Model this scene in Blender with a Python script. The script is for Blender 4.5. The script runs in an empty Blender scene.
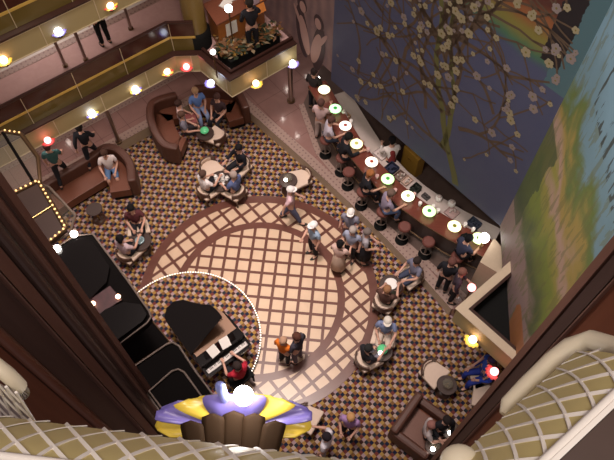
import bpy, bmesh, math, random
from mathutils import Vector, Matrix
random.seed(7)
sc = bpy.context.scene
COL = sc.collection
R = math.radians
# ------------------------------------------------------------------ camera
FPX, H, PT = 660.0, 16.2, R(60)
cam = bpy.data.cameras.new('camera'); camo = bpy.data.objects.new('camera', cam); COL.objects.link(camo)
cam.sensor_width = 36; cam.lens = 36 * FPX / 614; cam.clip_start = .02; cam.clip_end = 200
camo.location = (0, 0, H); camo.rotation_euler = (R(90) - PT, 0, 0)
sc.camera = camo

def ray(px, py):
    x = px - 307; y = 230 - py
    return (x, FPX*math.cos(PT)+y*math.sin(PT), -FPX*math.sin(PT)+y*math.cos(PT))
def P(px, py, z=0.0):
    """where the sight line through a point of the photograph meets the level z"""
    d = ray(px, py); t = (H-z)/-d[2]
    return Vector((d[0]*t, d[1]*t, z))
def V2(p): return Vector((p[0], p[1]))
def ang(a, b): return math.atan2(b[1]-a[1], b[0]-a[0])
def inter(p, d, q, e):
    c = d[0]*e[1]-d[1]*e[0]; w = (q[0]-p[0], q[1]-p[1])
    t = (w[0]*e[1]-w[1]*e[0])/c
    return Vector((p[0]+d[0]*t, p[1]+d[1]*t))

# ------------------------------------------------------------------ materials
def mat(name, col, rough=.6, metal=0, emit=0, ecol=None, noise=0, nscale=12, trans=0, spec=.5):
    m = bpy.data.materials.new(name); m.use_nodes = True
    nt = m.node_tree; b = nt.nodes['Principled BSDF']
    b.inputs['Base Color'].default_value = (*col, 1); b.inputs['Roughness'].default_value = rough
    b.inputs['Metallic'].default_value = metal; b.inputs['Specular IOR Level'].default_value = spec
    if emit:
        b.inputs['Emission Color'].default_value = (*(ecol or col), 1); b.inputs['Emission Strength'].default_value = emit
    if trans: b.inputs['Transmission Weight'].default_value = trans
    if noise:
        tc = nt.nodes.new('ShaderNodeTexCoord'); n = nt.nodes.new('ShaderNodeTexNoise'); n.inputs['Scale'].default_value = nscale
        n.inputs['Detail'].default_value = 4
        mx = nt.nodes.new('ShaderNodeMix'); mx.data_type = 'RGBA'
        mx.inputs[6].default_value = (*[c*(1-noise) for c in col], 1); mx.inputs[7].default_value = (*[min(1, c*(1+noise)) for c in col], 1)
        nt.links.new(tc.outputs['Object'], n.inputs['Vector']); nt.links.new(n.outputs['Fac'], mx.inputs[0])
        nt.links.new(mx.outputs[2], b.inputs['Base Color'])
    return m
class NG:
    """tiny helper for node graphs"""
    def __init__(s, m): s.nt = m.node_tree; s.b = s.nt.nodes['Principled BSDF']
    def n(s, t, **k):
        x = s.nt.nodes.new(t)
        for a, v in k.items(): setattr(x, a, v)
        return x
    def l(s, a, b): s.nt.links.new(a, b)
    def math(s, op, a, b=None, c=None):
        x = s.n('ShaderNodeMath', operation=op)
        for i, v in enumerate((a, b, c)):
            if v is None: continue
            if isinstance(v, (int, float)): x.inputs[i].default_value = v
            else: s.l(v, x.inputs[i])
        return x.outputs[0]
    def mix(s, f, a, b):
        x = s.n('ShaderNodeMix', data_type='RGBA')
        if isinstance(f, (int, float)): x.inputs[0].default_value = f
        else: s.l(f, x.inputs[0])
        for i, v in ((6, a), (7, b)):
            if isinstance(v, tuple): x.inputs[i].default_value = (*v, 1)
            else: s.l(v, x.inputs[i])
        return x.outputs[2]
    def coord(s, rot=0, loc=(0, 0, 0), out='Object'):
        tc = s.n('ShaderNodeTexCoord'); mp = s.n('ShaderNodeMapping'); mp.vector_type = 'POINT'
        mp.inputs['Rotation'].default_value = (0, 0, rot); mp.inputs['Location'].default_value = loc
        s.l(tc.outputs[out], mp.inputs[0]); sp = s.n('ShaderNodeSeparateXYZ'); s.l(mp.outputs[0], sp.inputs[0])
        return sp.outputs[0], sp.outputs[1], sp.outputs[2], mp.outputs[0]
    def ramp(s, f, stops, const=True):
        x = s.n('ShaderNodeValToRGB'); r = x.color_ramp; r.interpolation = 'CONSTANT' if const else 'EASE'
        while len(r.elements) < len(stops): r.elements.new(.5)
        for e, (p, c) in zip(r.elements, stops): e.position = p; e.color = (*c, 1)
        s.l(f, x.inputs[0]); return x.outputs[0]

def carpet_mat():
    m = mat('patterned_carpet', (.2, .1, .08), .95, spec=.1); g = NG(m)
    x, y, z, _ = g.coord(R(-41))
    p = .262
    u = g.math('FRACT', g.math('DIVIDE', x, p)); v = g.math('FRACT', g.math('DIVIDE', y, p))
    iu = g.math('FLOOR', g.math('MULTIPLY', u, 3)); iv = g.math('FLOOR', g.math('MULTIPLY', v, 3))
    i = g.math('DIVIDE', g.math('ADD', g.math('ADD', iu, g.math('MULTIPLY', iv, 3)), .5), 9)
    pal = [(.014,.017,.04), (.30,.17,.05), (.13,.035,.03), (.17,.085,.035), (.36,.27,.23), (.02,.026,.035), (.31,.20,.06), (.06,.025,.02), (.30,.21,.23)]
    c = g.ramp(i, [(k/9, q) for k, q in enumerate(pal)])
    g.l(c, g.b.inputs['Base Color']); return m
def dance_mat(rot):
    m = mat('inlaid_dance_floor', (.7, .5, .4), .28); g = NG(m)
    T = .359
    x, y, z, vec = g.coord(-rot)
    rr = g.math('SQRT', g.math('ADD', g.math('MULTIPLY', x, x), g.math('MULTIPLY', y, y)))
    def grid(x, y, t, w):
        fx = g.math('ABSOLUTE', g.math('SUBTRACT', g.math('FRACT', g.math('DIVIDE', x, t)), .5))
        fy = g.math('ABSOLUTE', g.math('SUBTRACT', g.math('FRACT', g.math('DIVIDE', y, t)), .5))
        return g.math('GREATER_THAN', g.math('MAXIMUM', fx, fy), .5-w)
    g1 = grid(x, y, T, .11)
    xd, yd, _, _ = g.coord(-rot+R(45)); g2 = grid(xd, yd, T*1.08, .11)
    n = g.n('ShaderNodeTexNoise'); n.inputs['Scale'].default_value = 3.5; n.inputs['Detail'].default_value = 5; g.l(vec, n.inputs['Vector'])
    tile = g.mix(n.outputs['Fac'], (.47, .335, .235), (.58, .43, .31)); wood = g.mix(n.outputs['Fac'], (.085, .03, .022), (.14, .055, .04))
    inner = g.math('LESS_THAN', rr, 2.12); ring = g.math('MULTIPLY', g.math('GREATER_THAN', rr, 2.32), g.math('LESS_THAN', rr, 2.98))
    ti = g.math('MULTIPLY', inner, g.math('SUBTRACT', 1, g1)); tr = g.math('MULTIPLY', ring, g.math('SUBTRACT', 1, g2))
    c = g.mix(g.math('MAXIMUM', ti, tr), wood, tile)
    g.l(c, g.b.inputs['Base Color']); return m
def marble_mat(name, a, b, rough=.12, sc_=2.2, tile=0):
    m = mat(name, a, rough); g = NG(m)
    x, y, z, vec = g.coord(R(-38))
    n = g.n('ShaderNodeTexNoise'); n.inputs['Scale'].default_value = sc_; n.inputs['Detail'].default_value = 8; n.inputs['Distortion'].default_value = 1.2
    g.l(vec, n.inputs['Vector']); c = g.mix(n.outputs['Fac'], a, b)
    if tile:
        fx = g.math('ABSOLUTE', g.math('SUBTRACT', g.math('FRACT', g.math('DIVIDE', x, tile)), .5)); fy = g.math('ABSOLUTE', g.math('SUBTRACT', g.math('FRACT', g.math('DIVIDE', y, tile)), .5))
        c = g.mix(g.math('GREATER_THAN', g.math('MAXIMUM', fx, fy), .49), c, tuple(q*.8 for q in a))
    g.l(c, g.b.inputs['Base Color']); return m
def strip_mat():
    m = mat('mosaic_border', (.7, .6, .5), .4); g = NG(m)
    x, y, z, vec = g.coord(R(-38)); p = .13
    fx = g.math('ABSOLUTE', g.math('SUBTRACT', g.math('FRACT', g.math('DIVIDE', x, p)), .5)); fy = g.math('ABSOLUTE', g.math('SUBTRACT', g.math('FRACT', g.math('DIVIDE', y, p)), .5))
    f = g.math('LESS_THAN', g.math('ADD', fx, fy), .24)
    g.l(g.mix(f, (.30, .21, .18), (.17, .10, .085)), g.b.inputs['Base Color']); return m
def wood_mat(name, a, b, rough=.35, axis=2):
    m = mat(name, a, rough); g = NG(m)
    tc = g.n('ShaderNodeTexCoord'); mp = g.n('ShaderNodeMapping'); mp.inputs['Scale'].default_value = (14, 14, .7) if axis == 2 else (2, 14, 14)
    g.l(tc.outputs['Object'], mp.inputs[0]); n = g.n('ShaderNodeTexNoise'); n.inputs['Scale'].default_value = 1.6; n.inputs['Detail'].default_value = 6
    g.l(mp.outputs[0], n.inputs['Vector']); g.l(g.mix(n.outputs['Fac'], a, b), g.b.inputs['Base Color']); return m

M = dict(
 carpet=carpet_mat(), dance=dance_mat(R(-5.4)),
 marble=marble_mat('rose_marble', (.20, .112, .10), (.31, .18, .16), .12, 1.5, .9),
 barfloor=marble_mat('bar_stone', (.07, .045, .038), (.12, .082, .068), .3, 2.5),
 pinkfloor=marble_mat('deck_carpet', (.40, .24, .23), (.50, .33, .31), .7, 4), greyfloor=mat('pale_deck', (.58, .54, .50), .6, noise=.1),
 strip=strip_mat(), cream=mat('cream_stone', (.50, .40, .29), .5, noise=.08),
 riser=mat('cream_riser', (.46, .36, .27), .5, noise=.08),
 fascia=mat('olive_gold_panel', (.36, .29, .145), .5, noise=.06, nscale=3), joint=mat('pale_brass_joint', (.6, .52, .36), .35, .3),
 goldtrim=mat('gold_strip', (.62, .42, .10), .35, .3), ledge=wood_mat('dark_mahogany', (.026, .011, .009), (.05, .02, .015), .3, 0),
 oliveglass=mat('olive_glass', (.12, .085, .022), .08), liftroof=mat('lift_roof_brown', (.04, .022, .018), .5), brownglass=mat('brown_glass', (.045, .012, .008), .1),
 wood=wood_mat('dark_walnut', (.058, .034, .030), (.10, .060, .052), .35), redwood=wood_mat('red_mahogany', (.13, .042, .024), (.21, .075, .042), .35),
 midwood=wood_mat('brown_mahogany', (.14, .066, .05), (.20, .10, .075), .35),
 bartop=wood_mat('bar_top_mahogany', (.11, .030, .022), (.17, .05, .036), .22, 0), steel=mat('brushed_steel', (.42, .36, .32), .3, 1),
 chrome=mat('chrome', (.16, .12, .10), .5, 0), brass=mat('brass', (.65, .48, .2), .3, 1), bronzeleaf=mat('bronze_leaf_metal', (.032, .017, .008), .7, spec=.1), bronze=mat('dark_bronze', (.12, .07, .035), .45, .6),
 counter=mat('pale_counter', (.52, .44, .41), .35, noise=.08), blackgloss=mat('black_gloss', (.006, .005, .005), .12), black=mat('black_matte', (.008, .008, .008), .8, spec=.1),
 blackpanel=mat('black_panel', (.006, .005, .005), .8, spec=.05),
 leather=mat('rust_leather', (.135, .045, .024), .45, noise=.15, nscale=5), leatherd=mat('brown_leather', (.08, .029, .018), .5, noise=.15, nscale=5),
 seat=mat('pale_upholstery', (.60, .47, .38), .8, noise=.06), chairwood=mat('chair_wood', (.07, .03, .018), .4), stoolred=mat('stool_leather', (.14, .045, .035), .5),
 tabletop=mat('dark_tabletop', (.04, .02, .015), .55), white=mat('white_china', (.8, .77, .75), .3), paper=mat('paper', (.8, .78, .74), .8),
 lattice=mat('white_lattice', (.92, .88, .85), .5), latticegold=mat('gold_bowed_panel', (.66, .56, .26), .5, noise=.15, nscale=2.5), creamframe=mat('cream_moulding', (.74, .67, .53), .5, noise=.05),
 glassg=mat('green_glass', (.1, .45, .2), .1, emit=.2, ecol=(.1, .6, .25)), amber=mat('golden_cabinet', (.45, .24, .04), .4),
 skin=mat('skin', (.56, .32, .24), .6), skin2=mat('skin_tan', (.40, .20, .13), .6), eye=mat('eye', (.02, .015, .012), .3), shoe=mat('shoe', (.015, .012, .01), .5),
 darkcarpet=mat('dark_handrail', (.075, .045, .038), .6, noise=.1),
)
def glow(name, col, e): return mat(name, col, .4, emit=e, ecol=col)
M['bulb_w'] = glow('bulb_white', (1, .93, .85), 9); M['bulb_o'] = glow('bulb_warm', (1, .62, .38), 6); M['bulb_r'] = glow('bulb_red', (1, .25, .25), 5)
M['bulb_b'] = glow('bulb_blue', (.72, .8, 1), 8); M['bead'] = glow('bead', (1, .9, .8), 1.6); M['goldbulb'] = glow('gold_bulb', (1, .62, .25), 1.3)
M['pet_y'] = mat('yellow_stained_glass', (.75, .55, .08), .25, emit=.12, ecol=(.8, .55, .06)); M['pet_v'] = mat('violet_stained_glass', (.20, .16, .48), .25, emit=.08, ecol=(.2, .17, .6))
M['pet_r'] = mat('red_stained_glass', (.5, .06, .06), .25, emit=.1, ecol=(.6, .05, .05))
_cc = {}
def cloth(c, r=.85):
    k = tuple(round(x, 3) for x in c)
    if k not in _cc: _cc[k] = mat('cloth', c, r, noise=.12, nscale=9, spec=.2)
    return _cc[k]

# ------------------------------------------------------------------ mesh builder
class MB:
    def __init__(s): s.v = []; s.f = []; s.mi = []; s.sm = []; s.c = 0; s.xf = Matrix()
    def add(s, vs, fs, smooth=False):
        o = len(s.v); s.v += [s.xf @ Vector(p) for p in vs]
        for f in fs: s.f.append([i+o for i in f]); s.mi.append(s.c); s.sm.append(smooth)
        return s
    def m(s, i): s.c = i; return s
    def box(s, c, d, rz=0, rot=None):
        a, b, e = d[0]/2, d[1]/2, d[2]/2
        mt = Matrix.Translation(c) @ (rot.to_4x4() if rot else Matrix.Rotation(rz, 4, 'Z'))
        vs = [mt @ Vector((x*a, y*b, z*e)) for z in (-1, 1) for x, y in ((-1, -1), (1, -1), (1, 1), (-1, 1))]
        return s.add(vs, [(3,2,1,0), (4,5,6,7), (0,1,5,4), (1,2,6,5), (2,3,7,6), (3,0,4,7)])
    def prism(s, poly, z0, z1, smooth=False):
        n = len(poly)
        if sum(poly[i][0]*poly[(i+1) % n][1]-poly[(i+1) % n][0]*poly[i][1] for i in range(n)) < 0: poly = poly[::-1]
        vs = [(p[0], p[1], z0) for p in poly]+[(p[0], p[1], z1) for p in poly]
        s.add(vs, [list(range(n))[::-1], list(range(n, 2*n))]); o = len(s.v)-2*n
        for i in range(n):
            j = (i+1) % n; s.f.append([o+i, o+j, o+n+j, o+n+i]); s.mi.append(s.c); s.sm.append(smooth)
        return s
    def lathe(s, prof, c=(0, 0, 0), n=16, sx=1, sy=1):
        vs = []; k = len(prof)
        for r, z in prof:
            for i in range(n):
                a = 2*math.pi*i/n; vs.append((c[0]+r*math.cos(a)*sx, c[1]+r*math.sin(a)*sy, c[2]+z))
        fs = [(j*n+i, j*n+(i+1) % n, (j+1)*n+(i+1) % n, (j+1)*n+i) for j in range(k-1) for i in range(n)]
        s.add(vs, fs, True)
        s.add(vs[:n], [list(range(n))[::-1]]); s.add(vs[-n:], [list(range(n))])
        return s
    def cyl(s, c, r, h, n=16): return s.lathe([(r, 0), (r, h)], c, n)
    def sph(s, c, r, n=12, k=8, sc_=(1, 1, 1), lo=-90, hi=90):
        prof = [(max(1e-4, math.cos(R(lo+(hi-lo)*i/k))), math.sin(R(lo+(hi-lo)*i/k))) for i in range(k+1)]
        vs = []
        for q, z in prof:
            for i in range(n):
                a = 2*math.pi*i/n; vs.append((c[0]+r*q*math.cos(a)*sc_[0], c[1]+r*q*math.sin(a)*sc_[1], c[2]+r*z*sc_[2]))
        fs = [(j*n+i, j*n+(i+1) % n, (j+1)*n+(i+1) % n, (j+1)*n+i) for j in range(k) for i in range(n)]
        s.add(vs, fs, True); s.add(vs[:n], [list(range(n))[::-1]]); s.add(vs[-n:], [list(range(n))]); return s
    def tube(s, path, r, n=8, closed=False):
        path = [Vector(p) for p in path]; k = len(path); rs = r if isinstance(r, (list, tuple)) else [r]*k
        vs = []
        for i, p in enumerate(path):
            a = path[i-1] if (i or closed) else p; b = path[(i+1) % k] if (i < k-1 or closed) else p
            t = (b-a).normalized(); ref = Vector((0, 0, 1)) if abs(t.z) < .95 else Vector((1, 0, 0))
            x = t.cross(ref).normalized(); y = t.cross(x)
            vs += [p+(x*math.cos(2*math.pi*j/n)+y*math.sin(2*math.pi*j/n))*rs[i] for j in range(n)]
        fs = []
        for i in range(k if closed else k-1):
            for j in range(n):
                i2 = (i+1) % k; fs.append((i*n+j, i*n+(j+1) % n, i2*n+(j+1) % n, i2*n+j))
        s.add(vs, fs, True)
        if not closed: s.add(vs[:n], [list(range(n))]); s.add(vs[-n:], [list(range(n))[::-1]])
        return s
    def ribbon(s, pts, a, b, z0, z1):
        """a bar of width a..b (to the right of the walk along pts) between the levels z0 and z1"""
        A = offset(pts, a); B = offset(pts, b); n = len(pts)
        vs = []
        for i in range(n): vs += [(*A[i], z0), (*B[i], z0), (*B[i], z1), (*A[i], z1)]
        fs = [(0, 1, 2, 3), (4*n-1, 4*n-2, 4*n-3, 4*n-4)]
        for i in range(n-1):
            for k in range(4): fs.append((4*i+k, 4*i+4+k, 4*i+4+(k+1) % 4, 4*i+(k+1) % 4))
        return s.add(vs, fs)
    def grid(s, rows, smooth=True, close=False):
        n = len(rows[0]); vs = [p for r_ in rows for p in r_]
        fs = [(i*n+j, i*n+(j+1) % n, (i+1)*n+(j+1) % n, (i+1)*n+j) for i in range(len(rows)-1) for j in range(n if close else n-1)]
        return s.add(vs, fs, smooth)
    def build(s, name, mats, parent=None, world=False, bevel=0):
        me = bpy.data.meshes.new(name)
        vs = s.v
        if world and parent is not None:
            inv = (Matrix.Translation(parent.location) @ parent.rotation_euler.to_matrix().to_4x4()).inverted(); vs = [inv @ p for p in vs]
        me.from_pydata([tuple(p) for p in vs], [], s.f)
        mats = mats if isinstance(mats, (list, tuple)) else [mats]
        for q in mats: me.materials.append(q)
        for p, i, sm in zip(me.polygons, s.mi, s.sm): p.material_index = min(i, len(mats)-1); p.use_smooth = sm
        bm = bmesh.new(); bm.from_mesh(me); bmesh.ops.recalc_face_normals(bm, faces=bm.faces)
        bm.to_mesh(me); bm.free()
        o = bpy.data.objects.new(name, me); COL.objects.link(o)
        if parent is not None: o.parent = parent
        if bevel:
            bv = o.modifiers.new('bevel', 'BEVEL'); bv.width = bevel; bv.segments = 2; bv.limit_method = 'ANGLE'
        return o
def offset(pts, d):
    n = len(pts); out = []
    for i in range(n):
        p = V2(pts[i]); ds = []
        if i: ds.append((p-V2(pts[i-1])).normalized())
        if i < n-1: ds.append((V2(pts[i+1])-p).normalized())
        ns = [Vector((q.y, -q.x)) for q in ds]
        if len(ns) == 2: m = (ns[0]+ns[1]).normalized(); out.append(p+m*(d/max(.3, m.dot(ns[0]))))
        else: out.append(p+ns[0]*d)
    return out
def along(pts, step, start=0.0):
    """points at every step along the line, with the direction of travel"""
    out = []; carry = start
    for i in range(len(pts)-1):
        a, b = V2(pts[i]), V2(pts[i+1]); L = (b-a).length; d = (b-a).normalized(); t = carry
        while t <= L: out.append((a+d*t, math.atan2(d.y, d.x))); t += step
        carry = t-L
    return out
def tag(o, label=None, cat=None, group=None, kind=None):
    if label: o['label'] = label
    if cat: o['category'] = cat
    if group: o['group'] = group
    if kind: o['kind'] = kind
    return o
def thing(name, label, cat, loc=(0, 0, 0), rz=0, group=None):
    o = bpy.data.objects.new(name, None); COL.objects.link(o); o.empty_display_size = .2
    o.location = loc; o.rotation_euler = (0, 0, rz); return tag(o, label, cat, group)
def struct(o, label=None): return tag(o, label, kind='structure')
def kids(o): return [c for c in COL.objects if c.parent is o]
def copy_tree(o, parent=None):
    c = o.copy(); COL.objects.link(c)
    if parent is not None: c.parent = parent
    for ch in kids(o): copy_tree(ch, c)
    return c
def repeat(proto, i, loc, rz, label, group=None):
    o = proto if i == 0 else copy_tree(proto)
    o.location = loc; o.rotation_euler = (0, 0, rz); o['label'] = label
    if group: o['group'] = group
    return o

exec_parts = []
ZW = .37                      # walkway level above the sunken lounge
ZB, ZT, Z1 = 2.71, 3.33, 3.30 # promenade: fascia bottom and top, deck level
DIR = R(37.8); D1 = Vector((math.cos(DIR), math.sin(DIR)))
# ------------------------------------------------------------------ setting: floors
o = MB().prism([(-16, -3), (10, -3), (10, 22), (-16, 22)], -.3, 0).build('floor', M['carpet']); struct(o)
dc = (-1.30, 7.28)
b = MB(); b.prism([(3.22*math.cos(2*math.pi*i/96), 3.22*math.sin(2*math.pi*i/96)) for i in range(96)], 0, .012)
o = b.build('dance_floor', M['dance']); o.location = (dc[0], dc[1], 0); struct(o, 'round dance floor of cream tiles in a dark wood grid')
S1 = V2(P(112, 146, ZW)); r0 = V2(P(243, 111, 0)); r1 = V2(P(308, 169, 0)); r1b = V2(P(359, 217, 0)); r2 = V2(P(382, 240, 0)); r3 = V2(P(414, 273, 0)); r4 = V2(P(450, 314, 0))
K = inter(S1, D1, r0, (r1-r0)); S0 = S1-D1*9
stepline = [S0, K, r1, r1b, r2, r3, r4]
far = [r4+Vector((.8, -1.0)), Vector((12, 2)), Vector((12, 22)), Vector((-20, 22)), Vector((-20, S0.y))]
o = MB().prism([tuple(p) for p in stepline+far], -.2, ZW).build('walkway_floor', M['marble']); struct(o, 'raised rose marble walkway around the lounge')
b = MB(); b.ribbon(stepline, -.02, .05, 0, ZW+.004); b.m(1); b.ribbon(stepline, -.24, .05, ZW, ZW+.012)
o = b.build('trim_1', [M['riser'], M['strip']]); struct(o, 'cream step edge with a mosaic border')
# bar-side stone floor and its inner border
o1 = [V2(P(*q, ZW)) for q in ((303, 104), (320, 152), (366, 207), (431, 264), (470, 300))]
bl = o1+[V2(P(500, 330, ZW))+Vector((2.5, .5)), Vector((9, 8)), Vector((4, 15)), o1[0]+Vector((.6, 1.6))]
o = MB().prism([tuple(p) for p in bl], ZW, ZW+.006).build('bar_floor', M['barfloor']); struct(o, 'brown stone floor along the bar')
o = MB().ribbon(o1, -.03, .14, ZW+.006, ZW+.02).build('trim_2', M['strip']); struct(o)
# ------------------------------------------------------------------ promenade balconies on the far side
QA = V2(P(178, 72, ZB)); QB = V2(P(198, 54.7, ZT)); QC = V2(P(230, 81, ZT)); QE = QC+D1*((V2(P(302, 58, 3.0))-QC).dot(D1))
Q0 = QA-D1*9.5
def parapet(label, pts, zb, clear_from=None, group=None):
    t = thing('balcony_parapet', label, 'balcony', (*V2(pts[0]), zb), 0, group)
    h = ZT-ZB
    b = MB(); b.ribbon(pts, -.12, 0, zb, zb+h); b.m(1); b.ribbon(pts, -.13, .015, zb+h-.03, zb+h); b.ribbon(pts, -.13, .015, zb, zb+.025)
    for p, a in along(pts, 1.33, .62):
        n = Vector((math.sin(a), -math.cos(a))); q = p+n*.004; b.box((q.x, q.y, zb+h/2), (.022, .02, h), a)
    b.build('fascia', [M['fascia'], M['joint']], t, True)
    MB().ribbon(pts, -.20, .03, zb+h, zb+h+.05).build('ledge', M['ledge'], t, True)
    z0 = zb+h+.06; gz = .93
    g1 = pts if clear_from is None else pts[:clear_from+1]
    b = MB(); b.ribbon(g1, -.135, -.115, z0, z0+.42); b.m(1); b.ribbon(g1, -.135, -.115, z0+.49, z0+gz)
    b.m(2)
    for p, a in along(g1, 1.33, .2):
        n = Vector((math.sin(a), -math.cos(a))); q = p-n*.11; b.box((q.x, q.y, z0+gz/2), (.016, .016, gz), a)
    b.build('balustrade', [M['oliveglass'], M['brownglass'], M['joint']], t, True)
    MB().ribbon(g1, -.145, -.105, z0+.42, z0+.49).build('gold_rail', M['goldtrim'], t, True)
    MB().ribbon(g1, -.16, -.09, z0+gz, z0+gz+.05).build('handrail', M['ledge'], t, True)
    return t
parapet('cream and olive balcony front of the first promenade, bent round the lounge sofas', [Q0, QA, QB, QC, QE], ZB, 2)
rail = thing('corner_rail', 'dark wood rail over the ledge of the jutting balcony corner above the sofas', 'railing', (*QC, ZT+.06))
MB().ribbon([QB, QC, QE], -.2, -.13, ZT+.05, ZT+.14).build('rail_bar', M['ledge'], rail, True)
Z2 = 5.42
parapet('upper cream and olive balcony front across the top left corner', [Q0-D1*2, QA+D1*1.6], Z2)
# deck slabs
d0 = Q0-D1*3; nL = Vector((-math.sin(DIR), math.cos(DIR)))
def slab(name, pts, z0, z1, m, lab=None):
    o = MB().prism([tuple(p) for p in pts], z0, z1).build(name, m); return struct(o, lab)
poly = [V2(p) for p in offset([d0, QA, QB, QC, QE], -.12)]
slab('floor_1', poly+[QE+nL*3.2, QE+nL*9, d0+nL*9], ZB+.02, Z1, M['pinkfloor'], 'first promenade deck floor')
fl = Z1+.006
a0 = (V2(P(50, 55, Z1))-Q0).dot(nL)
base = [Q0-D1*3, QA+D1*1.2]
o = MB().ribbon(base, -a0-.22, -a0, fl-.01, fl+.004).build('trim_3', M['strip']); struct(o)
o = MB().ribbon(base, -a0-2.6, -a0-.22, fl-.01, fl).build('floor_2', M['greyfloor']); struct(o)
o = MB().ribbon([Q0-D1*3, QA+D1*3], -9, -.12, Z2+.02, Z2+.6).build('floor_3', M['pinkfloor']); struct(o)
b0_ = (V2(P(62, 139, ZW))-Q0).dot(nL)
o = MB().ribbon([Q0-D1*2, QA+D1*3.5], -b0_-.16, -b0_+.06, ZW, ZW+.012).build('trim_4', M['strip']); struct(o)
o = MB().ribbon([Q0-D1*3, QA+D1*7], -6.2, -6.0, ZW, 12).build('wall_left', M['cream']); struct(o)

# posts under the balcony fronts
def post(px, py, z0, z1, lab, r=.042):
    p = P(px, py, z0); t = thing('bronze_post', lab, 'post', p, 0, 'thin metal posts under the balconies')
    MB().cyl((0, 0, 0), r*1.7, .05, 14).build('base', M['bronze'], t)
    MB().cyl((0, 0, .05), r, z1-z0-.05, 14).build('shaft', M['steel'], t)
post(119, 142, ZW, ZB+.02, 'thin metal post on the marble walkway left of the curved sofas', .06)
post(291, 101, ZW, ZB+.02, 'thin metal post on the walkway near the far end of the bar', .075)
post(65.5, 66, Z1, Z2+.02, 'leftmost thin post on the upper promenade floor')
post(86, 60, Z1, Z2+.02, 'middle thin post on the upper promenade floor')
post(131, 29, Z1, Z2+.02, 'rightmost thin post on the upper promenade, past the person')
c = P(199, 43, Z1); t = thing('column', 'thick round olive column on the upper promenade beside the kiosk', 'column', c)
MB().lathe([(.36, 0), (.36, .5), (.3, .55)], n=24).build('base', M['black'], t); MB().cyl((0, 0, .55), .29, 3.4, 24).build('shaft', mat('olive_column', (.20, .13, .035), .4, noise=.1), t)

# right-hand promenade balcony
RA = V2(P(457, 309, ZT)); RB = V2(P(511, 357, ZT)); RN = V2(P(500, 272, ZT)); RB2 = RA+(RB-RA)*1.9
rpts = [RN+(RN-RA)*1.5, RA, RB2]
t = thing('balcony_parapet', 'short olive balcony front at right, above the two people in blue', 'balcony', (*RA, ZB))
h = ZT-ZB
b = MB(); b.ribbon(rpts, -.12, 0, ZB, ZT); b.m(1); b.ribbon(rpts, -.13, .015, ZT-.03, ZT)
b.build('fascia', [M['fascia'], M['joint']], t, True)
MB().ribbon(rpts, -.16, .03, ZT, ZT+.03).build('ledge', M['cream'], t, True)
MB().ribbon(rpts, -.22, -.16, ZT, ZT+.05).build('handrail', M['ledge'], t, True)
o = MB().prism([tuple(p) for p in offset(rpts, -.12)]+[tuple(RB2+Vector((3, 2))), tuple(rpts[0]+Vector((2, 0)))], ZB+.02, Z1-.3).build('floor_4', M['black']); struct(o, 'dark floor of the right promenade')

# ------------------------------------------------------------------ walls and painted murals
ZM, ZTOP = 2.71, 19.5
B0 = V2(P(331, 80, ZM)); B1 = V2(P(500, 226, ZM)); C1 = V2(P(508, 371, ZM)); A0 = B0+(V2(P(262, 0, Z1))-B0)*1.7
Cx = C1+(C1-B1)*.5
dB = (B1-B0).normalized(); nB = Vector((dB.y, -dB.x))
o = MB().ribbon([B0, B1], -.35, -.06, ZM, ZTOP).build('wall_back', M['wood']); struct(o, 'dark wall above the bar')
o = MB().ribbon([B0-dB*.5, B1+dB*.5], -2.3, -2.1, ZW, ZM).build('wall_bar', M['redwood']); struct(o, 'dark wood wall behind the bar')
o = MB().ribbon([B0, B1], -2.1, -.06, ZM, ZM+.15).build('ceiling', M['wood']); struct(o, 'ceiling of the bar recess')
o = MB().ribbon([B1-Vector((0, 0)), Cx], -.35, -.06, ZM, ZTOP).build('wall_right', M['redwood']); struct(o)
o = MB().ribbon([A0, B0], -.35, -.06, 3.0, ZTOP).build('wall_far', M['redwood']); struct(o)

def mural_b_mat():
    m = mat('night_blue_paint', (.07, .06, .14), .55); g = NG(m)
    x, y, z, vec = g.coord()
    n = g.n('ShaderNodeTexNoise'); n.inputs['Scale'].default_value = .55; n.inputs['Detail'].default_value = 7; n.inputs['Distortion'].default_value = .8; g.l(vec, n.inputs['Vector'])
    n2 = g.n('ShaderNodeTexNoise'); n2.inputs['Scale'].default_value = 9; n2.inputs['Detail'].default_value = 4; g.l(vec, n2.inputs['Vector'])
    c = g.mix(n.outputs['Fac'], (.038, .050, .115), (.068, .080, .14)); c = g.mix(g.math('MULTIPLY', n2.outputs['Fac'], .35), c, (.085, .085, .13))
    # a soft band of colours painted across the upper right
    k = g.math('DIVIDE', g.math('SUBTRACT', g.math('ADD', z, g.math('MULTIPLY', n.outputs['Fac'], .5)), 7.6), 1.3)
    rb = g.ramp(k, [(0, (.05, .06, .12)), (.2, (.05, .13, .07)), (.45, (.17, .15, .035)), (.7, (.22, .08, .03)), (1, (.07, .022, .016))], False)
    msk = g.n('ShaderNodeMapRange'); msk.inputs['From Min'].default_value = .0; msk.inputs['From Max'].default_value = .25; g.l(k, msk.inputs[0])
    c = g.mix(msk.outputs[0], c, rb)
    xs = g.math('ADD', x, g.math('MULTIPLY', n2.outputs['Fac'], .12))
    teal = g.math('MULTIPLY', g.math('GREATER_THAN', xs, 5.62), g.math('GREATER_THAN', z, 7.2)); c = g.mix(teal, c, (.06, .12, .14))
    trunk = g.math('MULTIPLY', g.math('MULTIPLY', g.math('GREATER_THAN', xs, 5.38), g.math('LESS_THAN', xs, 5.78)), g.math('GREATER_THAN', z, 7.65))
    g.l(g.mix(trunk, c, (.012, .010, .012)), g.b.inputs['Base Color']); return m
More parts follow.
